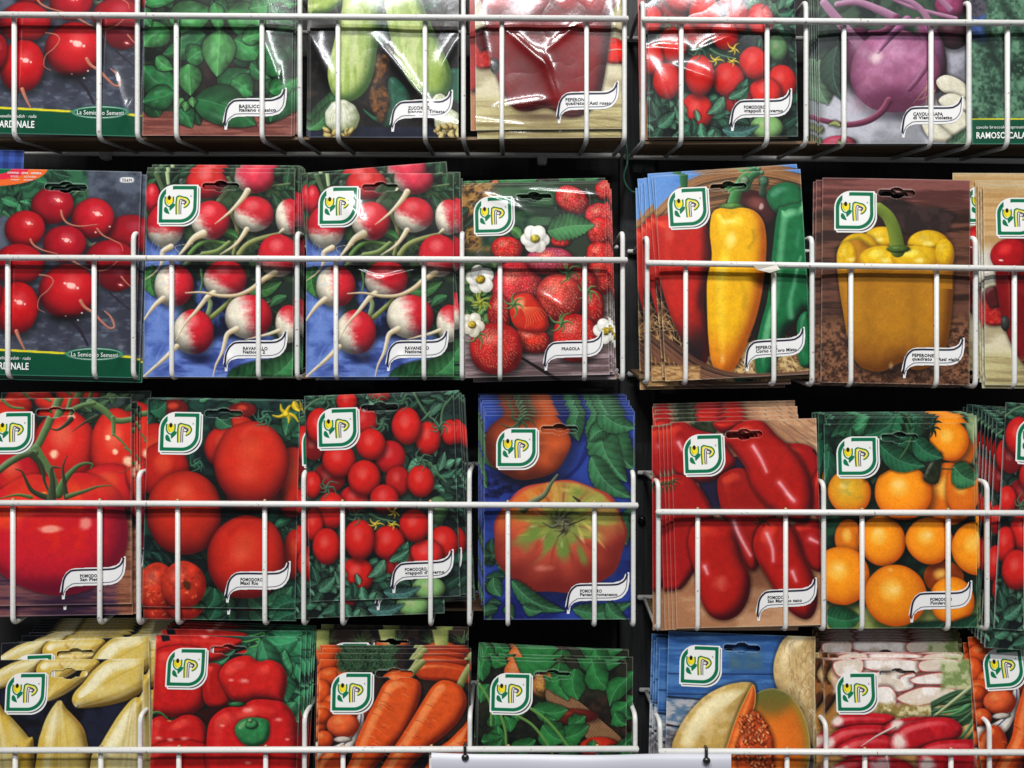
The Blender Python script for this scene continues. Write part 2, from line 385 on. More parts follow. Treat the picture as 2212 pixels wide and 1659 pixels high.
# ------------------------------------------------------------------ measuring frames and the printed pictures
FR = {'F1': (0, 0, .30754), 'F2': (636.4, 0, .34227), 'F3': (1344.1, 0, .39236), 'F4': (0, 329.2, .3109), 'F5': (636.4, 329.2, .34227),
      'F6': (1316.7, 329.2, .40477), 'G1': (0, 822.9, .33071), 'G2': (636.4, 822.9, .34227), 'G3': (1344.1, 822.9, .39236),
      'H1': (0, 1327.6, .30754), 'H2': (636.4, 1327.6, .34227), 'H3': (1316.7, 1327.6, .40477)}
def fr(f, p):
    o = FR[f]; return (o[0] + p[0] * o[2], o[1] + p[1] * o[2])
RED = (204, 32, 24)
def band(a, y0, y1, yl):
    """green foot band with its yellow line; y0 at the left edge, y1 at the right edge"""
    x0, x1 = a.X.min(), a.X.max(); yy = y0 + (y1 - y0) * (a.X - x0) / (x1 - x0)
    a.mix((slice(None), slice(None)), A3((0, 84, 58)), ss(-2, 2, a.Y - yy))
    a.mix((slice(None), slice(None)), A3((225, 215, 40)), ss(-2, 1, a.Y - yy + yl) * (1 - ss(-2, 1, a.Y - yy)))
def ar_radish(a):
    a.fill((66, 72, 88)); a.tex(-200, 0, 1100, 1700, (54, 58, 72), (100, 108, 124), 150, 110, a=.8); a.tex(-200, 900, 1100, 1450, (58, 60, 74), (118, 124, 142), 60, 26, a=.55, thr=(.5, .8))
    a.tex(-110, 100, 560, 460, (30, 58, 44), (52, 110, 76), 70, a=.95, wob=60)
    a.foliage(-100, 120, 420, 420, 26, 130, [(44, 104, 70), (36, 84, 58), (60, 128, 86)], 4, sh=.3)
    a.stroke([(480, 300), (540, 260), (570, 340), (600, 420)], 26, 20, (70, 110, 70)); a.stroke([(560, 600), (610, 650), (640, 640)], 30, 24, (120, 140, 110))
    a.stroke([(0, 420), (60, 470), (120, 480)], 24, 18, (80, 130, 90))
    D = (88, 6, 18)
    for b in [(333, 370, 148, 130, (172, 14, 36)), (880, 560, 170, 125, (160, 10, 30)), (615, 460, 146, 143, (196, 18, 38)), (148, 535, 138, 130, (190, 18, 30)), (425, 640, 150, 128, (178, 14, 36)),
              (745, 735, 168, 122, (168, 12, 32)), (110, 780, 180, 140, (180, 14, 28)), (790, 870, 125, 98, (120, 10, 28)), (455, 970, 195, 190, (200, 20, 32)), (105, 1085, 160, 182, (200, 16, 26)), (-70, 980, 70, 120, (150, 10, 24))]:
        a.ball(*b[:4], b[4], dark=D, L=(.15, -.35, .9), mot=.08)
    for x, y, r in [(370, 335, 22), (645, 430, 26), (175, 495, 20), (440, 615, 26), (480, 930, 42), (130, 1045, 32), (795, 745, 12), (820, 925, 12)]:
        a.spot(x, y, r, r * .75, .2, .9); a.spot(x + r * 1.1, y + r * .4, r * .3, r * .3); a.spot(x - r, y - r * .4, r * .3, r * .25)
        a.spot(x, y, r * 3.2, r * 2.6, 0, .28, (255, 110, 90), .9)
    for x, y in [(450, 1140), (535, 1168), (560, 1120), (735, 520), (640, 560)]: a.spot(x, y, 9, 7)
    rt = (214, 138, 112)
    for p, w in [([(395, 410), (410, 460), (450, 500), (530, 518), (650, 505)], 15), ([(190, 610), (215, 650), (280, 685), (380, 710)], 15), ([(650, 535), (690, 580), (760, 615), (815, 645), (832, 690)], 13),
                 ([(480, 755), (560, 800), (640, 828), (720, 820), (770, 785), (800, 758)], 13), ([(260, 855), (330, 868), (358, 905), (320, 965), (268, 1012), (258, 1085), (305, 1115)], 10),
                 ([(550, 1035), (580, 1080), (640, 1120), (700, 1180), (755, 1225), (790, 1215), (765, 1150), (720, 1108)], 22), ([(825, 868), (860, 910), (905, 948)], 12), ([(112, 1245), (140, 1310), (172, 1370)], 26)]:
        a.stroke(p, w, w * .4, rt)
    a.stroke([(480, 1168), (550, 1240), (608, 1345)], 26, 16, (40, 34, 46), rnd=False, a=.8); a.stroke([(750, 980), (830, 1050), (908, 1110)], 16, 8, (40, 34, 46), rnd=False, a=.7)
    a.shade(455, 1150, 220, 40, .5)
    band(a, 1375, 1432, 14)
    for c, r0 in (((236, 112, 46), 380), ((228, 42, 74), 250), ((10, 110, 74), 130)):   # season roundel in the corner
        q = np.hypot((a.X + 90) / 1.0, (a.Y - 112) * 3.1); a.mix((slice(None), slice(None)), A3(c), 1 - ss(r0 - 3, r0 + 3, q))
    a.ball(841, 192, 48, 19, (228, 228, 228), dark=(228, 228, 228), light=(228, 228, 228), p=4, sh=0, wob=0, mot=0)
    a.ball(655, 1403, 204, 47, (0, 92, 64), dark=(0, 92, 64), light=(0, 92, 64), sh=0, wob=0, mot=0)
    a.ball(655, 1403, 192, 40, (220, 226, 220), dark=(220, 226, 220), light=(220, 226, 220), sh=0, wob=0, mot=0)
    a.ball(655, 1403, 185, 34, (0, 88, 60), dark=(0, 88, 60), light=(0, 88, 60), sh=0, wob=0, mot=0)
def ar_bicolor(a):
    a.fill((32, 48, 38)); a.tex(990, 100, 2040, 900, (18, 28, 28), (58, 84, 52), 70, a=1)
    a.tex(980, 600, 1250, 1620, (112, 140, 206), (78, 104, 176), 160, 90, feather=50, a=1); a.tex(1150, 1180, 1900, 1620, (112, 140, 210), (60, 80, 150), 200, 60, feather=60); a.tex(1350, 900, 1720, 1300, (20, 30, 62), (70, 96, 160), 60, feather=40, thr=(.5, .8))
    a.foliage(1800, 600, 2040, 1200, 12, 150, [(40, 84, 50), (60, 110, 64), (30, 60, 44)], 8); a.foliage(1840, 130, 2040, 420, 9, 110, [(40, 80, 50), (60, 104, 60)], 9); a.foliage(1000, 120, 1260, 240, 8, 90, [(50, 96, 60), (34, 66, 44)], 3)
    for p, w, c in [([(1140, 130), (1150, 220)], 28, (190, 214, 160)), ([(1065, 150), (1110, 260)], 34, (96, 124, 84)), ([(1560, 190), (1570, 250), (1500, 340)], 44, (130, 150, 104)), ([(1240, 200), (1260, 280)], 30, (90, 104, 96)),
                    ([(1590, 430), (1630, 520), (1630, 620), (1610, 712)], 28, (150, 150, 96)), ([(1650, 712), (1700, 650), (1790, 605), (1935, 570)], 38, (158, 164, 96)), ([(1310, 712), (1370, 650), (1450, 625), (1560, 640)], 30, (104, 150, 72)),
                    ([(1400, 712), (1500, 690), (1580, 630)], 34, (140, 160, 90)), ([(1280, 790), (1330, 740), (1400, 720)], 34, (96, 120, 76)), ([(1700, 300), (1800, 250), (1990, 220)], 20, (104, 130, 80)), ([(1390, 820), (1400, 900), (1390, 960)], 16, (110, 160, 90)),
                    ([(1440, 1140), (1460, 1060), (1440, 1010)], 36, (150, 170, 120)), ([(1470, 1150), (1560, 1070), (1600, 1030)], 36, (150, 160, 80)), ([(1830, 1060), (1950, 1010)], 24, (120, 140, 100))]:
        a.stroke(p, w, w * .8, c)
    a.leaf(1050, 790, 1075, 1010, 66, (64, 128, 64)); a.leaf(1640, 600, 1500, 560, 40, (60, 120, 60), ser=.5); a.leaf(1700, 960, 1950, 900, 52, (62, 112, 60)); a.leaf(1980, 1000, 1860, 1090, 36, (58, 116, 70), ser=.5)
    C = (208, 30, 46); Wt = (236, 228, 208)
    B = [(1040, 320, 50, 105, C, None), (1415, 215, 145, 108, (214, 46, 42), None), (1745, 175, 140, 112, (222, 60, 84), (Wt, 150, 0.66, 0.25)), (1137, 512, 134, 158, C, (Wt, 95, 0.26, 0.21)), (1448, 475, 135, 136, C, (Wt, 150, 0.39, 0.23)), (1745, 432, 140, 126, C, (Wt, 120, 0.19, 0.21)),
         (1990, 450, 95, 126, C, (Wt, 160, 0.09, 0.23)), (1920, 720, 140, 150, C, (Wt, 110, 0.52, 0.23)), (1205, 930, 138, 145, C, (Wt, 170, 0.09, 0.21)), (1558, 885, 150, 132, C, (Wt, 130, 0.34, 0.25)),
         (1345, 1252, 140, 156, C, (Wt, 165, 0.19, 0.23)), (1722, 1145, 165, 152, C, (Wt, 165, -0.01, 0.25)), (1995, 1195, 90, 132, C, (Wt, 120, -0.16, 0.25))]
    R = [([(1180, 660), (1125, 690), (1118, 720), (1115, 780), (1070, 840), (1000, 888)], 44, 6), ([(1400, 570), (1340, 600), (1285, 665), (1240, 718)], 60, 22), ([(1700, 540), (1670, 590), (1620, 650), (1520, 715)], 40, 10), ([(1700, 268), (1668, 320), (1600, 400), (1545, 450), (1480, 502)], 46, 8),
         ([(1950, 540), (1920, 565)], 26, 12), ([(1900, 840), (1820, 890), (1740, 955), (1640, 998), (1520, 1000), (1400, 978), (1288, 982)], 42, 9), ([(1130, 1020), (1080, 1060), (1030, 1120), (1000, 1165)], 44, 20), ([(1480, 980), (1440, 1010), (1360, 1110), (1290, 1190), (1222, 1310)], 42, 8),
         ([(1230, 1350), (1150, 1430), (1080, 1490), (1000, 1560)], 40, 22), ([(1640, 1230), (1580, 1265), (1560, 1330), (1540, 1400), (1500, 1480), (1480, 1560)], 44, 10), ([(1930, 1240), (1860, 1265), (1780, 1285), (1700, 1305)], 30, 6), ([(1330, 640), (1210, 660), (1245, 710)], 4, 3)]
    for b in B[:7]: a.ball(*b[:5], tip=b[5], dark=(96, 10, 26), light=(240, 120, 120), L=(-.1, -.5, .85))
    for r in R[:6]: a.stroke(r[0], r[1] * .92, r[2] * .6, (232, 220, 190), (150, 128, 92))
    for b in B[7:]: a.ball(*b[:5], tip=b[5], dark=(96, 10, 26), light=(240, 120, 120), L=(-.1, -.5, .85))
    for r in R[6:]: a.stroke(r[0], r[1] * .92, r[2] * .6, (234, 222, 192), (150, 128, 92))
    a.stroke(R[5][0], 42, 9, (222, 204, 166), (120, 100, 70))
    a.shade(1400, 1440, 120, 60, .8, (14, 18, 50)); a.shade(1345, 1390, 150, 60, .3, (14, 18, 50))
    a.streaks(1000, 620, 1130, 1540, 14, 130, 8, (150, 172, 224), -55, 25, 3, .4)
    a.leaf(1580, 1600, 1850, 1440, 90, (42, 116, 66)); a.leaf(1760, 1600, 2060, 1380, 120, (58, 128, 74)); a.leaf(1700, 1580, 2060, 1560, 60, (40, 104, 60))
def ar_basil(a):
    a.fill((20, 34, 26)); a.tex(980, -520, 2080, 980, (14, 24, 20), (40, 56, 38), 80)
    a.tex(980, 790, 2080, 980, (116, 62, 54), (150, 92, 80), 160, 14, feather=8); a.tex(1420, 300, 1760, 640, (36, 24, 22), (60, 40, 34), 60, feather=60)
    def lf(x0, y0, x1, y1, w, col, **k):
        a.leaf(x0, y0, x1, y1, w, col, dark=A3(col) * .30, vein=lighten(col, .22), veins=3, vs=.55, fold=.10, bend=k.get('bend', a.R.uniform(-.1, .1)), wob=.05, sh=.75)
        dx, dy = x1 - x0, y1 - y0; l = math.hypot(dx, dy); t = math.atan2(dy, dx)
        a.spot(x0 + dx * .45 - dy * .12, y0 + dy * .45 + dx * .12 - 4, l * .26, w * .22, t, .22, lighten(col, .7), .95); a.spot(x0 + dx * .55 + dy * .12, y0 + dy * .55 - dx * .12, l * .2, w * .16, t, .16, lighten(col, .7), .95)
    R = a.R; G = [(58, 140, 76), (44, 116, 66), (72, 150, 84), (36, 96, 58)]
    for k in range(60):
        x, y, t, l = R.uniform(1000, 2060), R.uniform(-500, 860 if k > 30 else 300), R.uniform(0, 6.28), R.uniform(110, 200); lf(x, y, x + l * math.cos(t), y + l * math.sin(t), l * .36, A3(R.choice(G)) * R.uniform(.5, .85))
    for l in [(1010, 20, 1240, 0, 60), (1190, 150, 1500, 80, 120), (1500, 30, 1600, 100, 56), (1590, 110, 1890, 150, 118), (1500, 30, 1540, 245, 56), (1750, 70, 2060, 30, 96), (1880, 60, 2050, 170, 70), (1190, 220, 1000, 330, 96), (1000, 60, 1060, 200, 54),
              (1440, 250, 1140, 400, 92), (1320, 440, 1450, 360, 76), (1640, 290, 1830, 420, 110), (1760, 450, 1890, 560, 66), (1870, 330, 1980, 570, 104), (1225, 640, 1000, 470, 110), (1225, 660, 1000, 720, 84), (1100, 410, 1220, 500, 50),
              (1550, 660, 1750, 500, 112), (1630, 570, 1770, 680, 90), (1700, 290, 1870, 240, 64), (2060, 640, 1890, 860, 100), (1370, 700, 1790, 880, 140), (1250, 760, 1350, 900, 70), (1890, 650, 2060, 560, 70), (1010, -160, 1300, -60, 110), (1340, -220, 1560, -40, 110), (1700, -200, 1900, -30, 110)]: lf(*l, R.choice(G[:3]))
    lf(1545, 225, 1525, 548, 116, (92, 166, 96), bend=0); lf(1328, 462, 1340, 680, 88, (76, 152, 84), bend=0)
    for x, y in ((1290, 700), (1320, 720), (1350, 690)): lf(x, y, x - 50 + (x - 1290), y + 70, 30, (84, 150, 84))
def ar_zucchini(a):
    a.fill((20, 18, 18)); a.tex(80, -450, 1080, 900, (12, 11, 13), (50, 40, 32), 60, thr=(.45, .8)); a.tex(80, 800, 1080, 900, (20, 26, 50), (34, 40, 60), 60, feather=10)
    a.tex(860, -40, 1060, 260, (24, 22, 22), (60, 50, 46), 30)
    a.leaf(100, 760, 260, 560, 60, (52, 108, 60)); a.leaf(90, 820, 240, 640, 50, (70, 130, 76)); a.leaf(440, 330, 600, 60, 50, (44, 84, 60)); a.leaf(820, 60, 900, -60, 60, (30, 70, 46))
    a.shape([(590, 520), (640, 500), (720, 600), (700, 700), (600, 800), (560, 790), (590, 680)], (28, 92, 70), infl=40, mot=.3); a.shape([(430, 690), (520, 740), (600, 690), (620, 800), (500, 760)], (34, 98, 66), infl=20, mot=.3)
    a.shape([(530, 350), (590, 370), (610, 460), (570, 520), (600, 640), (560, 780), (500, 720), (470, 620), (500, 500), (500, 420)], (112, 72, 32), infl=30, mot=.45, c2=(60, 36, 18), sc2=30)
    a.shape([(960, 460), (1050, 450), (1060, 640), (980, 620)], (20, 92, 66), infl=30)
    zc, zd, zl = (156, 180, 92), (58, 92, 36), (204, 216, 150)
    a.shape([(90, -120), (95, 70), (140, 92), (220, 85), (280, 50), (345, -10), (350, -140)], zc, zd, zl, 60, c2=(196, 208, 140), sc2=40)
    a.shape([(560, -240), (575, 60), (620, 300), (690, 470), (770, 580), (860, 622), (940, 610), (978, 540), (980, 440), (930, 320), (870, 180), (810, 20), (760, -240)], zc, zd, zl, 110, c2=(186, 200, 128), sc2=60, stretch=(2, .5), mot=.08)
    a.shape([(345, -240), (305, 60), (262, 240), (225, 400), (215, 500), (240, 590), (300, 640), (370, 640), (440, 590), (490, 500), (520, 340), (550, 100), (560, -240)], zc, zd, zl, 120, c2=(186, 200, 128), sc2=60, stretch=(2, .5), mot=.08)
    a.stroke([(400, -200), (385, 100), (370, 400)], 34, 40, (196, 206, 170), rnd=False, a=.35, soft=6); a.stroke([(660, -200), (700, 150), (780, 400)], 34, 40, (196, 206, 160), rnd=False, a=.3, soft=6)
    a.spot(452, 428, 12, 12, 0, .6, (120, 110, 70))
    for cx, cy, r in ((300, 745, 108), (960, 770, 84), (912, 640, 46)):
        a.ball(cx, cy, r, r * 1.02, (222, 224, 208), dark=(120, 130, 96), light=(250, 250, 245), lobes=(9, .03, .4), mot=.1)
        for k in range(7):
            t = -1.3 + k * .43; a.stroke([(cx + r * .15 * math.sin(t), cy - r * .8), (cx + r * .7 * math.sin(t), cy), (cx + r * .55 * math.sin(t), cy + r * .8)], 3, 4, (150, 160, 90), rnd=False, a=.6)
    for k in range(16):
        x, y = a.R.uniform(890, 1030), a.R.uniform(790, 860); a.ball(x, y, 26, 16, (206, 190, 130), dark=(110, 80, 30), rot=a.R.uniform(0, 3))
    for k in range(8):
        x, y = a.R.uniform(200, 360), a.R.uniform(820, 856); a.ball(x, y, 30, 14, (196, 180, 110), dark=(90, 64, 30), rot=a.R.uniform(0, 3))
def ar_asti(a):
    a.fill((196, 184, 148)); a.tex(1100, -450, 2100, 900, (176, 164, 132), (214, 206, 176), 260, 90); a.tex(1100, -450, 1260, 160, (206, 202, 190), (232, 228, 216), 90, feather=30)
    a.tex(1100, 620, 2100, 960, (150, 134, 88), (196, 186, 132), 400, 24, feather=40, a=.8); a.tex(1940, -440, 2100, 120, (188, 182, 140), (206, 198, 160), 90); a.tex(1100, -470, 2100, -60, (186, 148, 96), (206, 170, 120), 300, 20, feather=60)
    a.shape([(1130, 250), (1200, 200), (1290, 300), (1290, 420), (1150, 430)], (176, 26, 26), infl=30, c2=(206, 60, 50), sc2=20); a.shape([(1140, 230), (1200, 190), (1260, 280), (1180, 330)], (90, 20, 24), infl=20)
    a.shape([(1900, 300), (2000, 250), (2080, 290), (2080, 400), (1960, 400)], (214, 34, 22), infl=30, mot=.3); a.stroke([(1860, 360), (1960, 330), (2070, 320)], 9, 7, (230, 200, 180))
    a.shape([(1215, -20), (1240, -90), (1330, -130), (1450, -110), (1600, -130), (1760, -110), (1880, -130), (1970, -90), (2000, 10), (1985, 250), (1950, 480), (1915, 620), (1840, 720), (1720, 745), (1590, 690), (1470, 712), (1380, 690), (1310, 580), (1240, 380), (1206, 160)], (134, 8, 16), (56, 2, 10), (180, 24, 28), 110)
    for x in (1300, 1520, 1760, 1910): a.ball(x, -10, 125, 112, (180, 14, 24), dark=(110, 6, 14), light=(236, 60, 60), sh=.25)
    a.shade(1500, 420, 300, 330, .35, (60, 0, 6)); a.shade(1560, -95, 150, 46, .6, (30, 60, 20)); a.stroke([(1560, -90), (1580, -230), (1520, -330)], 70, 50, (80, 120, 50))
    for x, y, r in ((1520, 12, 34), (1675, 12, 40), (1860, 10, 26), (1240, 20, 18)): a.spot(x, y, r, r * .45, .1, .8)
    a.ball(1265, 425, 30, 50, (60, 60, 60), sh=.2); a.streaks(1140, 640, 2060, 860, 40, 260, 5, (140, 120, 76), 3, 6, 4, .5)
    a.shade(1560, 740, 300, 40, .45, (50, 20, 20))
TOMF = [(52, 100, 78), (70, 122, 96), (38, 80, 62), (84, 136, 108)]
def ar_grappoli(a):
    a.fill((26, 46, 40)); a.tex(50, 50, 1080, 1420, (16, 26, 28), (44, 70, 60), 60)
    a.foliage(700, 60, 1060, 700, 26, 130, TOMF, 4); a.foliage(70, 70, 560, 220, 12, 120, TOMF, 12); a.foliage(80, 1120, 1060, 1400, 60, 130, TOMF, 9, ser=.35); a.foliage(780, 420, 1060, 900, 16, 110, TOMF, 2, ser=.35); a.foliage(60, 400, 200, 900, 8, 110, TOMF, 22)
    for p in ([(760, 80), (830, 200), (900, 260), (930, 320)], [(860, 200), (800, 260)], [(70, 180), (150, 120), (260, 90)], [(480, 840), (540, 870), (640, 890)], [(860, 520), (900, 580), (960, 640)], [(930, 300), (940, 180), (1000, 100)]): a.stroke(p, 16, 10, (92, 134, 96))
    R1 = (214, 34, 28); dk = (104, 14, 18)
    B = [(125, 420, 70, 80, (130, 22, 26)), (225, 610, 100, 95, (140, 22, 28)), (540, 90, 70, 40, (150, 24, 22)), (337, 130, 66, 70, R1), (165, 283, 85, 112, R1), (440, 250, 90, 85, (196, 30, 30)), (985, 325, 58, 80, R1), (845, 362, 82, 106, R1), (712, 285, 93, 118, R1), (285, 500, 106, 106, R1), (608, 480, 95, 106, (196, 28, 34)), (487, 400, 92, 102, R1),
         (655, 630, 78, 95, (186, 28, 28)), (798, 635, 86, 102, R1), (380, 745, 90, 88, (190, 28, 30)), (445, 612, 103, 112, R1), (118, 655, 60, 86, R1), (905, 812, 66, 85, (92, 138, 88)), (570, 745, 90, 92, (206, 32, 30)), (240, 815, 92, 115, R1), (125, 905, 60, 105, R1), (205, 1042, 88, 116, R1), (630, 1150, 80, 70, (160, 26, 28)),
         (935, 1020, 98, 105, R1), (830, 1090, 105, 92, (222, 44, 40)), (757, 912, 96, 102, R1), (680, 1130, 60, 56, (190, 30, 30)), (592, 1020, 103, 106, R1), (398, 1220, 102, 110, R1), (413, 1000, 97, 126, R1), (842, 1305, 106, 74, (140, 186, 116))]
    for b in B:
        d = dk if b[4][0] > b[4][1] else A3(b[4]) * .4
        a.ball(*b[:4], b[4], dark=d, light=lighten(b[4], .2), L=(-.12, -.3, .94), mot=.06, sh=.6)
        a.spot(b[0] - b[2] * .15, b[1] - b[3] * .1, b[2] * .45, b[3] * .4, 0, .16, (255, 150, 120), .9)
    for x, y in ((205, 120), (560, 275), (800, 505), (210, 675), (400, 850), (530, 125), (700, 118), (920, 290)): a.star(x, y, 74, 6, (78, 122, 92), 15, int(x), .7)
    for x, y, r in ((515, 905, 48), (630, 830, 50), (622, 908, 36)): a.star(x, y, r, 5, (236, 206, 60), 15, int(x))
    a.foliage(560, 1120, 740, 1180, 3, 130, TOMF, 5, ser=.4); a.foliage(90, 1270, 600, 1400, 16, 120, TOMF, 19, ser=.4); a.leaf(560, 1330, 790, 1300, 48, (70, 118, 112), ser=.5)
def ar_kohlrabi(a):
    a.fill((44, 62, 54)); a.tex(1040, -360, 1920, 560, (30, 44, 42), (66, 88, 70), 90); a.tex(1080, 480, 1920, 820, (150, 150, 158), (190, 190, 200), 160, feather=60); a.tex(1640, 180, 1920, 560, (120, 120, 130), (168, 168, 180), 120, feather=60)
    a.leaf(1090, 330, 1130, 580, 110, (92, 122, 96)); a.leaf(1180, 260, 1210, 560, 70, (50, 74, 62)); a.foliage(1060, -340, 1880, -40, 26, 240, [(60, 90, 66), (44, 70, 54)], 4)
    a.ball(1300, 330, 80, 180, (96, 40, 74)); a.ball(1815, 190, 90, 90, (72, 34, 48)); a.ball(1800, 40, 90, 72, (150, 62, 104))
    K = (174, 108, 148)
    for p, w in (([(1110, 20), (1180, 110), (1280, 230), (1380, 320)], 70), ([(1180, 30), (1290, 20), (1400, 60), (1500, 110)], 52), ([(1400, -40), (1560, 40), (1700, 80), (1830, 110)], 26), ([(1440, -20), (1580, 20), (1660, 90), (1700, 180)], 40), ([(1680, -60), (1740, 0), (1800, 60)], 36)):
        a.stroke(p, w * .62, w * .95, (176, 130, 160), (90, 50, 76))
    a.ball(1690, 330, 85, 190, (150, 92, 134), rot=-.15)
    a.ball(1490, 400, 245, 225, K, dark=(92, 38, 68), light=(210, 158, 192), L=(-.1, -.5, .85), mot=.2, wob=.05)
    a.spot(1330, 300, 90, 60, .8, .5, (196, 164, 188), .95); a.spot(1600, 300, 110, 70, .2, .3, (190, 140, 176), .95); a.spot(1380, 470, 120, 80, .3, .3, (176, 110, 130), .95); a.tex(1270, 220, 1700, 600, (140, 80, 108), (190, 138, 168), 50, feather=60, a=.4, thr=(.3, .8))
    a.stroke([(1500, 110), (1440, 180), (1360, 190)], 50, 30, (120, 50, 90)); a.stroke([(1560, 120), (1480, 200), (1400, 300)], 50, 16, (160, 92, 140)); a.spot(1390, 325, 60, 50, 0, .75, (232, 218, 214), .9)
    a.stroke([(1620, 120), (1668, 240), (1668, 360), (1620, 440), (1570, 500)], 34, 26, (150, 88, 124), (80, 30, 60)); a.shade(1500, 540, 240, 110, .45, (70, 14, 44))
    a.shade(1500, 640, 300, 46, .35, (60, 50, 70)); a.stroke([(1460, 560), (1420, 620), (1340, 672), (1230, 690), (1130, 672), (1030, 640)], 40, 26, (132, 58, 88), (60, 16, 40))
    for q in ([(1720, 450), (1780, 420), (1880, 470), (1890, 560), (1800, 530), (1740, 500)], [(1730, 560), (1800, 520), (1890, 560), (1890, 620), (1800, 620)], [(1640, 680), (1720, 660), (1840, 760), (1800, 780), (1690, 770)], [(1700, 640), (1800, 600), (1890, 640), (1880, 780), (1830, 760)]):
        a.shape(q, (214, 210, 190), (130, 120, 100), infl=24)
    a.streaks(1640, 440, 1740, 640, 12, 90, 4, (200, 190, 130), 110, 20, 3)
    a.ball(1190, 792, 96, 44, (176, 60, 86)); a.leaf(1780, 810, 1900, 700, 40, (90, 130, 100)); a.foliage(1080, 690, 1200, 790, 4, 80, [(130, 140, 80)], 4)
def ar_broccoli(a):
    a.fill((58, 92, 78)); sl = (slice(None), slice(None)); x, y = a.X, a.Y
    a.tex(1900, -360, 2760, 700, (36, 64, 52), (88, 130, 104), 120, a=1)
    n = fbm(x, y, 16, 5, 3); a.mix(sl, A3((120, 160, 132)), .55 * ss(.5, .8, n)); a.mix(sl, A3((20, 44, 36)), .6 * ss(.5, .2, n))
    a.tex(1900, -360, 2010, 130, (44, 44, 56), (84, 80, 92), 30, feather=16, wob=30); a.tex(1920, 100, 2000, 230, (40, 70, 130), (60, 94, 160), 50, feather=14, wob=24)
    for p in ([(2010, 150), (2040, 300), (2100, 420), (2080, 560)], [(2110, 40), (2200, 200), (2260, 420)], [(1930, 200), (2060, 260), (2130, 250)]): a.stroke(p, 46, 22, (16, 36, 30), rnd=False, a=.65, soft=8)
    band(a, 662, 668, 6)
def ar_fragola(a):
    a.fill((48, 60, 44)); a.tex(1060, 190, 1400, 620, (60, 42, 24), (172, 124, 60), 50, 30, feather=30); a.streaks(1080, 210, 1330, 640, 70, 150, 9, (196, 150, 80), -40, 20, 5, .7, rnd=True)
    a.tex(1300, 190, 1700, 560, (28, 54, 38), (70, 108, 74), 200, 40, feather=50); a.tex(1200, 420, 1500, 600, (30, 60, 50), (52, 88, 62), 80, feather=30); a.foliage(1080, 340, 1260, 480, 5, 130, [(50, 84, 56)], 4)
    a.streaks(1660, 200, 1900, 300, 9, 170, 7, (206, 190, 176), 82, 6, 8, .8); a.tex(1060, 700, 1300, 1220, (40, 70, 46), (116, 150, 88), 40, feather=30); a.foliage(1080, 820, 1290, 1180, 16, 110, [(70, 120, 70), (100, 146, 80)], 6, ser=.3)
    a.tex(1060, 1150, 2100, 1450, (104, 84, 86), (164, 142, 146), 300, 16, feather=30); a.tex(1880, 880, 2100, 1250, (86, 74, 72), (140, 124, 120), 200, 16, feather=20)
    a.stroke([(1420, 1290), (1640, 1425)], 14, 24, (24, 16, 20), rnd=False); a.stroke([(1560, 1340), (1990, 1300)], 6, 6, (60, 44, 50), rnd=False, a=.7); a.shade(1500, 650, 260, 130, .55); a.shade(1650, 1260, 300, 60, .5)
    def berry(cx, cy, rx, ry, col=(214, 32, 30), rot=0., seed=0):
        a.ball(cx, cy, rx, ry, col, dark=(96, 8, 14), light=(244, 120, 100), rot=rot, L=(-.2, -.45, .86), p=2.2, mot=.34, sh=.75); a.spot(cx - rx * .3, cy - ry * .35, rx * .4, ry * .22, -.3, .35, (255, 190, 180), .95)
        R = random.Random(seed + int(cx)); st = 19
        for i in range(-12, 13):
            for j in range(-12, 13):
                x, y = (i + .5 * (j % 2)) * st + R.uniform(-7, 7), j * st * .86 + R.uniform(-6, 6); q = math.hypot(x / rx, y / ry)
                if q > .88: continue
                c, s_ = math.cos(rot), math.sin(rot); f = 1 - q * q * .12; X, Y = cx + (x * c - y * s_) * f, cy + (x * s_ + y * c) * f
                a.spot(X + 2, Y + 3, 6.5, 7.5, 0, .4, (120, 8, 14)); a.spot(X, Y, 3.4, 4.2, 0, .6, (236, 160, 90), .5); a.spot(X - 4, Y - 6, 4, 3, 0, .35)
    berry(1780, 300, 110, 82, (214, 60, 60), .5); berry(1985, 240, 60, 60); berry(1950, 400, 90, 80, (208, 50, 54)); berry(1940, 500, 70, 90); berry(1940, 650, 80, 85); berry(1700, 560, 60, 40); berry(1360, 612, 96, 78); berry(1945, 790, 88, 110); berry(1800, 820, 120, 90, (190, 24, 26))
    berry(1420, 860, 160, 170, (206, 44, 56)); berry(1630, 690, 150, 88, (176, 66, 96)); berry(1890, 980, 70, 110, (190, 20, 22)); berry(1300, 1020, 70, 130, (170, 24, 30)); berry(1680, 920, 148, 150, (214, 66, 56), .2)  # purplish berry at rail height has the tinted reflection painted into its colour
    berry(1500, 1185, 116, 80, (206, 44, 26), .2); a.shape([(1370, 960), (1420, 900), (1500, 900), (1570, 980), (1610, 1090), (1560, 1140), (1440, 1130), (1380, 1070)], (206, 46, 26), (120, 16, 12), (240, 120, 80), 60)
    for k in range(9): a.stroke([(1440, 980), (1500 + 10 * k - 30, 1030 - 8 * k + 20), (1460 + 18 * k, 1115 - 10 * k)], 5, 3, (244, 150, 96), rnd=False, a=.7)
    a.spot(1435, 965, 60, 34, -.7, .8, (240, 196, 140), .9); berry(1275, 1240, 165, 162, (200, 34, 32)); berry(1775, 1172, 142, 152, (206, 34, 30))
    G = (104, 146, 84)
    for x, y, ang in ((1395, 960, 2.6), (1740, 760, .6), (1160, 1150, 2.2), (1690, 1080, 2.7), (1860, 880, 0)): a.star(x, y, 82, 6, G, 20, int(x), .4)
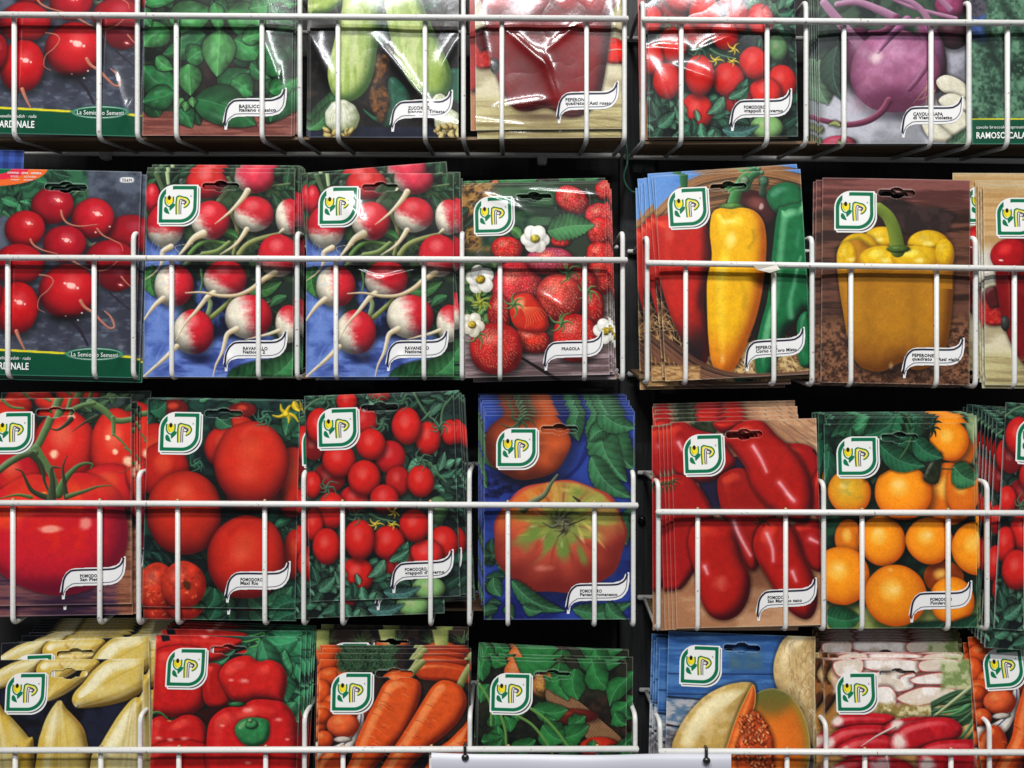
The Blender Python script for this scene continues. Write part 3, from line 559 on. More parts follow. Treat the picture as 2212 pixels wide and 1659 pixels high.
    a.stroke([(1730, 790), (1740, 700)], 10, 7, G); a.leaf(1620, 500, 1915, 462, 96, (76, 136, 84), veins=9, ser=.28, bend=-.05); a.leaf(1450, 540, 1370, 480, 34, (84, 140, 74)); a.leaf(1510, 550, 1600, 520, 36, (84, 140, 74))
    a.flower(1540, 548, 90, 6, ctr=(206, 190, 60)); a.flower(1190, 806, 92, 5, seed=2); a.flower(1130, 1090, 78, 5, (226, 220, 200), seed=4); a.star(1185, 950, 74, 8, (170, 180, 60), 22); a.flower(1968, 1130, 82, 5, seed=7); a.flower(2050, 1060, 60, 5, seed=1)
def ar_corno(a):
    a.fill((86, 134, 200)); a.tex(120, 60, 620, 360, (70, 122, 196), (104, 152, 214), 200)
    a.shape([(235, 330), (330, 240), (450, 150), (620, 90), (820, 70), (1060, 120), (1080, 1250), (280, 1250), (250, 700)], (120, 80, 48), infl=0, sharp=True, sh=0, c2=(60, 34, 22), sc2=30, stretch=(.3, 1))
    for k in range(34):
        y = 84 + k * 8.5; a.stroke([(230, y + 250), (420, y + 70), (640, y + 8), (860, y), (1060, y + 50)], 9, 9, A3((176, 122, 72)) * a.R.uniform(.5, 1.15), a=.9)
    a.shape([(600, 330), (1080, 260), (1080, 1160), (560, 1160)], (34, 24, 20), infl=0, sharp=True, sh=0); a.shape([(250, 400), (600, 400), (600, 1160), (430, 1150), (320, 950)], (40, 18, 14), infl=0, sh=0)
    a.tex(480, 1020, 1090, 1240, (120, 86, 52), (206, 170, 112), 30, 20, feather=16); a.streaks(500, 1040, 1070, 1220, 190, 90, 5, (226, 200, 148), 30, 80, 3, .85); a.streaks(230, 780, 420, 1100, 100, 90, 5, (216, 180, 120), 60, 40, 9, .85)
    a.ball(745, 320, 138, 120, (72, 24, 24), dark=(20, 8, 10), light=(150, 84, 74), L=(.3, -.4, .85)); a.spot(812, 290, 16, 22, .3, .5)
    GR = (22, 112, 66)
    a.shape([(840, 240), (880, 180), (950, 160), (1020, 185), (1050, 260), (1050, 330), (900, 330)], GR, (6, 40, 26), infl=60); a.ball(825, 155, 26, 30, (70, 110, 84), dark=(20, 44, 30)); a.stroke([(826, 170), (820, 220)], 30, 40, (50, 84, 60))
    a.shape([(895, 330), (940, 290), (1010, 275), (1090, 300), (1090, 1000), (1050, 840), (1000, 900), (940, 950), (900, 1080), (860, 1195), (790, 1195), (772, 1080), (800, 930), (840, 780), (860, 600)], GR, (4, 40, 26), (120, 190, 140), 75, mot=.12)
    a.shape([(1000, 900), (1060, 860), (1090, 1100), (1060, 1150), (1010, 1130), (1000, 1020)], GR, infl=40); a.stroke([(985, 690), (1000, 620), (1020, 560)], 14, 8, (170, 220, 180), rnd=False, a=.7, soft=4); a.stroke([(965, 880), (960, 800), (985, 700)], 30, 16, (130, 196, 150), rnd=False, a=.6, soft=5); a.stroke([(1000, 500), (1010, 420)], 16, 10, (150, 206, 170), rnd=False, a=.3, soft=6)
    for p, w, c in (([(398, 118), (400, 195)], 46, (40, 116, 66)), ([(655, 300), (672, 240), (700, 170), (730, 130)], 66, (70, 140, 74)), ([(730, 190), (760, 130), (810, 100)], 44, (50, 120, 70))): a.stroke(p, w, w * .8, c)
    a.ball(722, 150, 26, 24, (120, 150, 110)); a.ball(815, 104, 12, 16, (90, 150, 110))
    a.shape([(235, 370), (320, 335), (430, 350), (520, 400), (545, 520), (530, 680), (500, 800), (520, 940), (530, 1060), (500, 1145), (440, 1120), (380, 1000), (320, 860), (270, 680), (245, 500)], (196, 34, 22), (70, 8, 10), (232, 80, 56), 90, grad=((36, 22, 26), 440, 820, 470, 1080), mot=.08)
    a.spot(320, 440, 36, 60, 0, .4, (240, 130, 110), .9); a.stroke([(520, 420), (505, 640), (480, 820)], 40, 30, (60, 10, 12), rnd=False, a=.5, soft=8)
    a.ball(655, 300, 74, 30, (90, 140, 60))
    a.shape([(548, 330), (590, 300), (650, 305), (710, 296), (775, 315), (820, 370), (836, 460), (832, 580), (812, 740), (780, 880), (740, 990), (700, 1090), (650, 1170), (590, 1185), (545, 1130), (525, 1000), (518, 820), (520, 680), (545, 560), (535, 430)], (238, 182, 8), (170, 86, 6), (255, 226, 80), 120, grad=((226, 130, 30), 640, 900, 600, 1180), mot=.06)
    a.spot(650, 470, 46, 70, 0, .6, (255, 250, 190), .9); a.spot(640, 370, 60, 22, 0, .5, (255, 250, 190), .9); a.stroke([(765, 420), (770, 470), (740, 510)], 14, 8, (140, 120, 20), rnd=False, a=.45, soft=4); a.spot(600, 1100, 20, 40, 0, .4, (255, 240, 200), .9); a.stroke([(700, 700), (720, 760), (712, 830)], 12, 20, (150, 120, 10), rnd=False, a=.3, soft=6)
    for k in range(7): a.stroke([(290, 980 + k * 14), (380, 1050 + k * 15), (500, 1130 + k * 13), (700, 1185 + k * 9), (1080, 1170 + k * 8)], 13, 13, A3((112, 74, 56)) * a.R.uniform(.5, 1.3), a=.95)
    a.tex(285, 1140, 480, 1250, (150, 110, 66), (200, 160, 108), 26, 10, feather=10)
def ar_bell(a):
    a.fill((98, 62, 52)); a.tex(1100, 120, 1960, 400, (92, 50, 46), (136, 82, 76), 300, 24); a.tex(1100, 300, 1960, 960, (56, 34, 28), (112, 72, 56), 260, 26, feather=50); a.shade(1180, 1000, 120, 300, .3)
    a.tex(1100, 880, 1960, 1270, (74, 46, 32), (134, 92, 66), 26, 18, feather=60)
    n = fbm(a.X, a.Y, 12, 4, 3); m = ss(900, 980, a.Y); a.mix((slice(None), slice(None)), A3((40, 22, 18)), .6 * m * ss(.45, .3, n)); a.mix((slice(None), slice(None)), A3((168, 120, 90)), .5 * m * ss(.6, .75, n))
    a.shape([(1390, 300), (1440, 262), (1560, 256), (1640, 290), (1760, 300), (1842, 335), (1820, 375), (1790, 430), (1640, 440), (1480, 400)], (44, 30, 28), infl=0, c2=(62, 42, 40), sc2=60)
    a.shade(1540, 1150, 330, 90, .7, (24, 12, 10)); Y = (226, 184, 20)
    a.ball(1455, 470, 100, 70, Y, dark=(150, 96, 8)); a.ball(1700, 500, 115, 82, Y, dark=(150, 96, 8)); a.ball(1330, 545, 112, 112, Y, dark=(150, 100, 8))
    a.shape([(1213, 560), (1240, 500), (1330, 470), (1420, 520), (1560, 500), (1700, 520), (1800, 490), (1833, 580), (1828, 760), (1808, 960), (1770, 1080), (1690, 1150), (1610, 1160), (1560, 1120), (1440, 1172), (1330, 1140), (1278, 1040), (1245, 860), (1222, 700)], (186, 128, 24), (110, 62, 10), (200, 142, 36), 130, mot=.06, grad=((150, 92, 22), 1520, 900, 1520, 1180))
    a.shade(1500, 520, 150, 40, .55, (90, 60, 0)); a.ball(1455, 575, 125, 74, Y, dark=(160, 108, 10), light=(255, 240, 110), sh=0); a.ball(1640, 568, 140, 66, Y, dark=(170, 116, 10), light=(255, 240, 110), sh=0); a.ball(1785, 545, 52, 80, Y, dark=(160, 108, 10), sh=0); a.ball(1268, 570, 55, 90, Y, dark=(160, 108, 10), sh=0)
    sl = a.reg(1200, 560, 1850, 720); t = ss(590, 680, a.Y[sl] + (fbm(a.X[sl], a.Y[sl], 90, 2) - .5) * 30); ins = ((a.X[sl] > 1226) & (a.X[sl] < 1826)); a.mix(sl, A3((184, 126, 24)), .8 * t * ins)
    for x, y, r in ((1440, 470, 36), (1290, 575, 34), (1470, 580, 46), (1700, 490, 44), (1650, 580, 50)): a.spot(x, y, r, r * .5, 0, .6, (255, 250, 190), .9)
    a.stroke([(1440, 300), (1490, 350), (1520, 430), (1535, 525)], 60, 80, (128, 146, 52), (50, 70, 24)); a.ball(1540, 520, 62, 20, (80, 110, 40), sh=.3); a.spot(1495, 1140, 18, 30, 0, .4, (230, 220, 200), .9)
    for x in (1390, 1620): a.stroke([(x, 640), (x - 15, 860), (x, 1120)], 50, 30, (110, 66, 12), rnd=False, a=.18, soft=20)
def ar_sanpietro(a):
    a.fill((60, 30, 40)); a.tex(-160, 100, 880, 700, (30, 46, 44), (60, 76, 70), 70); a.tex(-160, 1100, 880, 1560, (70, 46, 70), (130, 82, 84), 260, 24, feather=60); a.tex(760, 900, 880, 1560, (120, 70, 50), (160, 104, 80), 200, 18, feather=30)
    a.foliage(560, 110, 880, 300, 9, 160, [(40, 66, 50), (56, 84, 56)], 3)
    T = (210, 48, 32); d = (110, 14, 20)
    for b in [(60, 160, 160, 90, T), (380, 130, 150, 70, T), (840, 330, 100, 130, T), (60, 330, 190, 200, T), (430, 430, 200, 240, (222, 44, 36)), (760, 440, 165, 265, (222, 48, 34)), (100, 620, 170, 170, (196, 24, 40)), (720, 700, 200, 160, (206, 34, 40)), (880, 600, 60, 130, T)]:
        a.ball(*b, dark=d, light=(240, 110, 80), L=(-.1, -.3, .94), mot=.06, sh=.4)
    for x, y, r in ((360, 480, 40), (755, 465, 26), (835, 525, 46), (708, 372, 24), (470, 235, 34)): a.spot(x, y, r, r, 0, .85, (255, 230, 190), .7)
    a.shape([(-130, 960), (-60, 780), (60, 680), (220, 610), (400, 640), (520, 600), (680, 640), (780, 740), (820, 880), (832, 1020), (800, 1160), (700, 1290), (560, 1370), (400, 1400), (220, 1370), (60, 1290), (-80, 1150)], (206, 26, 46), (120, 10, 40), (238, 70, 40), 300, mot=.06)
    a.tex(40, 610, 780, 770, (216, 50, 28), (224, 70, 34), 90, feather=70, a=.7); a.tex(150, 900, 560, 1110, (230, 50, 20), (212, 30, 36), 90, feather=80, a=.6)
    a.spot(340, 968, 106, 34, -.05, .75, (250, 190, 170), .6); a.spot(562, 932, 60, 54, -.5, .7, (250, 180, 160), .7); a.stroke([(110, 920), (150, 880), (420, 850), (640, 860)], 12, 8, (240, 120, 100), rnd=False, a=.4, soft=4); a.shade(420, 1330, 400, 90, .35, (70, 0, 40))
    a.shade(420, 1440, 330, 60, .6, (24, 10, 40)); a.spot(290, 735, 40, 16, 0, .8, (250, 180, 40), .8)
    V = (104, 138, 84); K = (60, 72, 50)
    for p, w, c in [([(20, 120), (80, 170), (160, 180)], 20, V), ([(400, 100), (340, 240), (300, 330), (240, 440), (130, 500), (60, 540), (0, 590)], 56, V), ([(240, 440), (290, 520), (340, 600), (380, 720)], 56, V), ([(590, 140), (680, 190), (760, 260), (870, 250)], 48, V), ([(240, 470), (130, 500), (-60, 640)], 40, (88, 118, 72)),
                    ([(470, 110), (440, 200)], 28, V), ([(740, 240), (745, 300), (745, 350)], 30, V), ([(745, 350), (810, 410), (862, 480)], 14, V), ([(450, 200), (540, 160), (620, 145)], 34, V), ([(330, 130), (300, 110)], 20, V)]: a.stroke(p, w, w * .75, c)
    for p, w, c in [([(215, 480), (280, 560), (300, 660), (335, 740)], 44, K), ([(470, 250), (430, 290), (380, 320), (330, 310)], 36, K), ([(640, 230), (560, 270), (480, 330)], 26, K), ([(390, 740), (430, 650), (500, 570), (560, 540), (610, 545), (600, 570)], 58, (84, 124, 70)), ([(440, 760), (425, 640), (420, 560), (445, 490)], 34, K),
                    ([(450, 755), (560, 720), (650, 690), (732, 685)], 34, (92, 116, 66)), ([(320, 765), (220, 720), (175, 640), (150, 590), (110, 578)], 42, K), ([(345, 770), (350, 660), (345, 570), (400, 570)], 60, (72, 84, 56)), ([(210, 760), (120, 745), (0, 770)], 26, (92, 130, 70)), ([(820, 440), (900, 500), (940, 560)], 14, V), ([(860, 560), (800, 600), (760, 590)], 8, (130, 90, 50))]: a.stroke(p, w, w * .15, c)
def ar_maxirio(a):
    a.fill((20, 52, 48)); a.tex(900, 90, 1960, 1540, (14, 30, 34), (32, 76, 62), 80); G = [(38, 98, 70), (56, 118, 82), (28, 76, 60)]
    a.foliage(930, 120, 1940, 330, 28, 190, G, 3); a.foliage(1560, 280, 1940, 460, 8, 160, G, 5); a.foliage(930, 1080, 1300, 1300, 10, 150, [(22, 66, 58), (30, 84, 70)], 7); a.foliage(1340, 1380, 1940, 1540, 22, 170, G, 8); a.foliage(1830, 900, 1950, 1100, 6, 120, G, 9)
    T = (200, 46, 26); d = (92, 8, 14)
    for b in [(1560, 190, 90, 50, (120, 24, 22)), (1110, 180, 90, 60, (110, 22, 22)), (990, 500, 160, 220, (196, 40, 28)), (1060, 590, 160, 190, (190, 34, 24)), (1545, 300, 90, 70, T), (1430, 430, 112, 135, (196, 38, 26)), (1890, 660, 110, 230, (196, 40, 24)), (1640, 740, 180, 110, (170, 26, 20)), (1910, 1130, 70, 160, (190, 36, 24)),
              (1200, 852, 240, 276, T), (1625, 540, 242, 272, (214, 48, 26)), (1600, 1150, 256, 280, (210, 44, 26))]:
        a.ball(*b[:4], b[4], dark=d, light=(222, 76, 46), L=(-.05, -.3, .95), mot=.07, sh=.7, wob=.06, p=2.1)
    for x, y, r in ((1600, 600, 130), (1560, 1150, 130), (1180, 700, 100)): a.spot(x, y, r, r * .8, .3, .22, (255, 160, 130), .95)
    a.stroke([(1560, 360), (1620, 300), (1720, 320)], 20, 14, (236, 110, 90), rnd=False, a=.35, soft=8); a.stroke([(1500, 990), (1560, 940), (1640, 930)], 26, 14, (150, 20, 14), rnd=False, a=.35, soft=8)
    for cx, cy, rx, ry in ((1030, 1350, 130, 165), (1200, 1330, 146, 155)):
        a.ball(cx, cy, rx, ry, (208, 60, 36), dark=(130, 20, 14), mot=.3)
        for k in range(22): a.spot(a.R.uniform(cx - rx * .6, cx + rx * .6), a.R.uniform(cy - ry * .6, cy + ry * .6), a.R.uniform(8, 22), a.R.uniform(5, 12), a.R.uniform(0, 3), .7, a.R.choice([(236, 130, 70), (150, 30, 20), (240, 110, 60)]))
    a.spot(1220, 1330, 30, 50, -.4, .8, (70, 40, 16)); a.star(1270, 545, 60, 6, (60, 120, 90), 16, 3, 1.2); a.star(1700, 240, 70, 6, (70, 130, 100), 18, 5, 1.2)
    a.leaf(960, 200, 1060, 140, 70, G[0]); a.leaf(1940, 180, 1840, 360, 60, G[1]); a.leaf(1400, 220, 1490, 300, 60, G[1]); a.star(1842, 215, 84, 5, (238, 204, 30), 32, 2); a.spot(1842, 215, 20, 20, 0, .8, (250, 220, 60)); a.leaf(1890, 130, 1932, 200, 24, (230, 200, 40))
    a.leaf(1740, 1460, 1900, 1340, 66, G[1]); a.leaf(1360, 1480, 1400, 1350, 50, G[0]); a.leaf(1930, 1440, 1760, 1530, 60, G[0])
def ar_pantano(a):
    a.fill((34, 62, 142)); a.tex(1140, 190, 2150, 1540, (22, 34, 104), (44, 70, 156), 220, 160); a.tex(1180, 600, 1420, 740, (10, 16, 60), (40, 60, 140), 60, 24)
    for p in ([(1860, 240), (1840, 420), (1760, 560), (1660, 640)], [(1830, 400), (1770, 540), (1690, 610)]): a.stroke(p, 26, 12, (18, 30, 100), rnd=False, a=.7, soft=3)
    G = (58, 116, 76); a.shade(1480, 620, 340, 90, .75, (8, 8, 30))
    a.leaf(1770, 190, 1770, 380, 60, G); a.leaf(1180, 330, 1260, 560, 60, G); a.leaf(1175, 560, 1200, 680, 30, G); a.foliage(1180, 320, 1260, 420, 3, 110, [G], 2)
    a.ball(1450, 400, 275, 232, (192, 86, 36), dark=(90, 30, 16), light=(222, 130, 70), L=(.2, -.3, .9), mot=.12, lobes=(7, .04, .3), rad=((110, 50, 30), .1, .6)); a.shade(1420, 235, 150, 70, .75, (20, 12, 10)); a.star(1400, 250, 110, 7, (62, 96, 62), 22, 3, .5)
    for l in ((1870, 190, 2010, 420, 100), (1960, 240, 2120, 560, 120), (1900, 230, 2080, 640, 110), (1850, 480, 2110, 740, 80), (1960, 300, 1840, 380, 60), (1880, 160, 2130, 300, 80), (2120, 800, 2080, 1040, 60)): a.leaf(*l, (62, 122, 80), veins=7, ser=.2)
    a.foliage(1180, 1050, 1330, 1480, 14, 120, [(48, 100, 66), (36, 84, 58)], 6, ser=.2)
    a.shade(1660, 1300, 440, 110, .6, (10, 10, 40)); cx, cy = 1662, 985
    a.ball(cx, cy, 424, 362, (206, 88, 64), dark=(124, 36, 30), light=(236, 150, 120), L=(-.1, -.45, .9), mot=.08, p=2.15, lobes=(9, .035, .6), wob=.02, sh=.3)
    sl = a.reg(cx - 430, cy - 380, cx + 430, cy + 380); x, y = a.X[sl], a.Y[sl]; r = np.hypot((x - cx) / 424, (y - cy) / 362)
    r2 = np.hypot(x - 1680, (y - 900)); th = np.arctan2(y - 900, x - 1680); rn = fbm(x, y, 120, 8) - .5; ins = 1 - ss(.93, .985, r)
    up = ss(1080, 780, y + rn * 200 + .10 * np.abs(x - 1560)); rt = ss(1450, 1760, x)[..., None]; a.mix(sl, A3((214, 120, 46)) * (1 - rt) + A3((176, 158, 78)) * rt, .85 * up * ins)
    ray = .5 + .5 * np.cos(th * 11 + 1.2 + rn * 2.5); gl = (140 + 230 * ray * (.55 + .45 * np.sin(th * 2 + 2.4)))
    a.mix(sl, A3((126, 152, 72)), .85 * (1 - ss(gl * .65, gl * 1.1, r2 + rn * 90)) * ins); a.mix(sl, A3((206, 180, 84)), .5 * ss(.55, .9, ray) * ss(70, 160, r2) * ss(420, 200, r2) * (y < 980) * ins)
    a.mix(sl, A3((90, 40, 20)), .35 * ss(.82, 1, 1 - ray) * ss(60, 120, r2) * ss(330, 140, r2) * ins)
    for x0, y0, rx, ry, t, al in ((1500, 950, 76, 120, .7, .9), (1600, 1000, 60, 110, .3, .8), (1690, 1060, 62, 120, 0, .95), (1800, 1090, 40, 120, -.35, .9), (1450, 1040, 60, 70, .4, .6), (1880, 960, 60, 150, -.9, .7), (1900, 850, 160, 60, .1, .7), (1760, 700, 120, 50, .2, .7), (1420, 830, 70, 90, .6, .4)):
        a.spot(x0, y0, rx, ry, t, al, (112, 140, 62) if x0 < 1840 else (176, 172, 90), .9)
    for x0, y0, rx, ry, t in ((1790, 960, 16, 110, -.4), (1850, 930, 14, 120, -.9), (1900, 1000, 14, 100, -.7), (1560, 720, 50, 24, -.4), (1700, 690, 60, 22, .1)): a.spot(x0, y0, rx, ry, t, .6, (226, 196, 110), .9)
    for k in range(9):
        t = k * .7 + .2; a.spot(1680 + 190 * math.cos(t), 900 + 130 * math.sin(t), 44, 14, t, .3, (250, 240, 200), .9)
    a.shade(1670, 890, 110, 70, .85, (24, 12, 8)); a.star(1670, 890, 110, 8, (96, 104, 74), 26, 4, .5); a.star(1680, 910, 70, 6, (120, 120, 90), 20, 9, .8); a.shade(1690, 950, 40, 24, .6, (30, 10, 6)); a.stroke([(1430, 810), (1480, 770), (1560, 720), (1600, 650), (1640, 595)], 50, 14, (112, 124, 90)); a.stroke([(1720, 910), (1820, 870)], 12, 4, (60, 40, 30))
    a.stroke([(1780, 760), (1740, 730)], 20, 8, (60, 70, 50)); a.spot(1560, 1180, 90, 30, 0, .35, (250, 190, 170), .9)
    a.leaf(1250, 1240, 1300, 1360, 50, G); a.leaf(1365, 1260, 1700, 1450, 60, G, veins=8, ser=.25); a.leaf(1440, 1420, 1560, 1450, 36, G); a.leaf(1750, 1440, 2120, 1400, 66, G, veins=9, ser=.3); a.leaf(1960, 1400, 2090, 1510, 50, G, ser=.3); a.leaf(1350, 1400, 1380, 1500, 34, G)
def ar_marzano(a):
    a.fill((190, 140, 104)); a.tex(200, 200, 1110, 640, (178, 130, 96), (214, 170, 130), 200, 60); a.streaks(800, 210, 1090, 420, 24, 240, 6, (140, 112, 96), 38, 4, 3, .5); a.tex(250, 1000, 1110, 1400, (176, 124, 88), (206, 160, 122), 240, 90, feather=60)
    a.shape([(420, 480), (700, 430), (760, 700), (620, 760), (480, 700)], (34, 28, 60), infl=0, sh=0); a.shade(700, 1000, 500, 360, .45, (60, 16, 10)); a.shape([(380, 225), (520, 225), (500, 300), (420, 290)], (50, 56, 34), infl=10, mot=.5)
    C = (182, 26, 18); D = (66, 4, 14); Li = (216, 60, 40)
    for p in ([(500, 230), (620, 210), (680, 240), (560, 290)], [(255, 260), (330, 225), (420, 270), (520, 300), (590, 380), (620, 460), (520, 540), (400, 560), (300, 520), (250, 400)], [(240, 560), (330, 520), (420, 580), (500, 760), (420, 1000), (300, 1150), (240, 900)],
              [(900, 360), (980, 345), (1060, 380), (1095, 470), (1095, 640), (1000, 560), (940, 460)], [(1040, 560), (1095, 500), (1100, 760), (1040, 700)], [(930, 820), (1000, 770), (1095, 800), (1100, 1040), (1000, 1000)]):
        a.shape(p, (168, 20, 20), D, Li, 60, mot=.08)
    a.shape([(520, 560), (570, 500), (650, 480), (740, 520), (820, 640), (840, 760), (760, 860), (750, 1000), (710, 1045), (650, 980), (600, 840), (545, 720)], (160, 22, 16), D, (200, 60, 40), 80, mot=.08)
    a.shape([(560, 320), (620, 250), (700, 213), (780, 228), (850, 300), (930, 370), (1000, 460), (1040, 560), (1048, 680), (1010, 780), (900, 760), (800, 700), (720, 600), (680, 490), (620, 400)], C, D, Li, 100, mot=.07)
    a.shape([(362, 880), (385, 800), (450, 765), (540, 765), (610, 800), (635, 880), (660, 980), (698, 1080), (690, 1190), (640, 1280), (560, 1316), (480, 1290), (430, 1200), (400, 1060), (372, 960)], C, D, Li, 110, mot=.07)
    a.shape([(716, 890), (750, 800), (820, 755), (900, 770), (960, 850), (1000, 960), (1050, 1080), (1070, 1190), (1050, 1280), (1000, 1312), (920, 1270), (850, 1180), (780, 1060), (735, 980)], C, D, Li, 110, mot=.07)
    for p in ([(720, 360), (760, 430), (790, 500)], [(940, 660), (900, 620)], [(790, 840), (820, 920), (825, 990)], [(450, 1020), (465, 1060)], [(610, 770), (640, 850), (700, 960)], [(1030, 870), (1070, 890)], [(310, 340), (330, 380)], [(860, 560), (930, 650)], [(930, 1050), (950, 1100)]):
        a.stroke(p, 46, 24, (226, 110, 120), rnd=False, a=.5, soft=8); a.stroke(p, 14, 8, (255, 225, 235), rnd=False, a=.75, soft=4)
    a.spot(540, 1110, 60, 70, .4, .5, (240, 140, 120), .9); a.spot(575, 1280, 12, 8, 0, .7, (90, 20, 10)); a.star(760, 770, 50, 5, (60, 56, 30), 14, 2); a.star(270, 560, 50, 6, (60, 80, 40), 14, 3); a.stroke([(1050, 380), (1080, 420)], 10, 6, (30, 30, 20)); a.stroke([(640, 270), (690, 290), (720, 280)], 18, 10, (110, 10, 10), rnd=False, a=.5)
def ar_ponderosa(a):
    a.fill((24, 58, 42)); a.tex(1100, 210, 2000, 1390, (14, 36, 30), (34, 78, 54), 80); G = [(38, 104, 70), (50, 118, 78), (28, 84, 60)]
    a.foliage(1150, 210, 1720, 420, 22, 180, G, 4); a.tex(1680, 225, 1780, 600, (20, 30, 24), (50, 60, 40), 40, feather=20); a.tex(1930, 230, 2000, 460, (140, 160, 110), (160, 176, 130), 60, feather=14); a.tex(1110, 1230, 1980, 1390, (110, 130, 60), (150, 160, 90), 70, feather=40)
    O = (252, 156, 20); d = (190, 84, 8); Li = (255, 206, 96)
    for b in [(1540, 430, 60, 60, (200, 96, 20)), (1890, 390, 80, 90, (214, 120, 40)), (1835, 325, 108, 116, O), (1820, 620, 150, 170, (222, 116, 20)), (1900, 600, 100, 150, (226, 120, 24)), (1272, 612, 116, 124, (228, 160, 30)), (1260, 870, 75, 110, (220, 120, 18)), (1770, 1080, 110, 90, (150, 60, 16)), (1440, 880, 130, 136, O), (1565, 612, 156, 153, O), (1700, 880, 130, 128, O), (1962, 925, 140, 148, O),
              (1215, 1072, 152, 160, O), (1812, 1205, 126, 132, O), (1505, 1180, 172, 172, (244, 148, 20))]:
        a.ball(*b[:4], b[4], dark=d, light=Li, L=(-.15, -.2, .96), mot=.05, sh=.6)
    a.tex(1230, 540, 1330, 650, (220, 180, 40), (130, 150, 60), 50, feather=40, a=.5)
    for x, y, r in ((1540, 570, 50), (1480, 1040, 26), (1420, 830, 40), (1690, 850, 40), (1200, 1030, 40), (1500, 1150, 50), (1240, 580, 30)): a.spot(x, y, r, r * .7, 0, .45, (255, 226, 170), .95)
    a.shape([(1360, 540), (1480, 400), (1560, 440), (1440, 520)], (28, 34, 20), infl=12, mot=.5); a.shape([(1680, 540), (1740, 430), (1790, 400), (1760, 560)], (34, 40, 24), infl=12, mot=.5)
    a.leaf(1450, 350, 1695, 470, 66, G[0], veins=8); a.leaf(1640, 320, 1792, 425, 62, G[0]); a.leaf(1850, 470, 1990, 560, 74, (60, 124, 80)); a.leaf(1120, 1290, 1310, 1300, 74, (40, 106, 66), veins=9); a.leaf(1560, 1380, 1770, 1330, 60, (24, 74, 52)); a.leaf(1760, 1390, 1960, 1290, 60, (30, 84, 56)); a.star(1740, 260, 66, 7, (30, 56, 40), 22, 4); a.stroke([(1600, 230), (1620, 330), (1560, 430)], 14, 10, (60, 110, 60)); a.stroke([(1780, 484), (1850, 486)], 8, 6, (30, 60, 36))
def ar_endive(a):
    a.fill((14, 16, 30)); a.tex(-110, 300, 980, 1780, (10, 10, 20), (30, 34, 56), 120)
    P = (216, 204, 150); D = (110, 84, 30); Li = (240, 232, 196); Yl = (214, 180, 70)
    def head(pts, ax, **k):
        a.shape(pts, P, D, Li, k.get('infl', 90), mot=.04, c2=Yl, sc2=k.get('sc', 220), stretch=k.get('st', (1, 1)), thr=(.3, .75))
        (x0, y0), (x1, y1) = ax
        for i in range(16):
            t = (i - 7.5) * 11; n = np.array([-(y1 - y0), x1 - x0], float); n /= np.hypot(*n)
            a.stroke([(x0 + n[0] * t * .2, y0 + n[1] * t * .2), ((x0 + x1) / 2 + n[0] * t, (y0 + y1) / 2 + n[1] * t), (x1 + n[0] * t * 1.1, y1 + n[1] * t * 1.1)], 5, 5, a.R.choice([(240, 236, 214), (170, 140, 60), (226, 216, 170)]), rnd=False, a=.3, soft=2)
    head([(-120, 440), (60, 330), (250, 310), (170, 420), (20, 500), (-120, 540)], ((-100, 500), (230, 330)), infl=60)
    head([(205, 400), (250, 320), (400, 300), (640, 320), (600, 420), (500, 500), (380, 580), (290, 605), (270, 500)], ((270, 600), (560, 330)), infl=80); a.stroke([(370, 350), (420, 400), (520, 400), (640, 350)], 18, 8, (176, 130, 60), rnd=False, a=.6, soft=3)
    head([(468, 610), (480, 550), (540, 480), (620, 380), (740, 300), (980, 290), (980, 500), (880, 590), (760, 630), (640, 650), (510, 655)], ((490, 640), (960, 400)), infl=120)
    a.ball(500, 642, 14, 10, (200, 180, 140))
    head([(-110, 660), (0, 690), (90, 770), (170, 860), (215, 950), (230, 1780), (-110, 1780)], ((-60, 680), (60, 1700)), infl=110, st=(1, .4))
    head([(235, 1000), (262, 820), (310, 690), (378, 604), (430, 660), (470, 700), (550, 790), (585, 900), (620, 1100), (640, 1780), (200, 1780)], ((380, 610), (420, 1700)), infl=130, st=(1, .4)); a.stroke([(455, 690), (520, 760), (560, 830)], 10, 5, (190, 120, 70), rnd=False, a=.6)
    head([(610, 1060), (680, 910), (740, 800), (800, 700), (880, 600), (930, 585), (980, 640), (980, 1780), (650, 1780)], ((900, 600), (820, 1700)), infl=130, st=(1, .4))
    a.tex(620, 850, 960, 1780, (216, 214, 190), (226, 224, 206), 90, feather=80, a=.0)
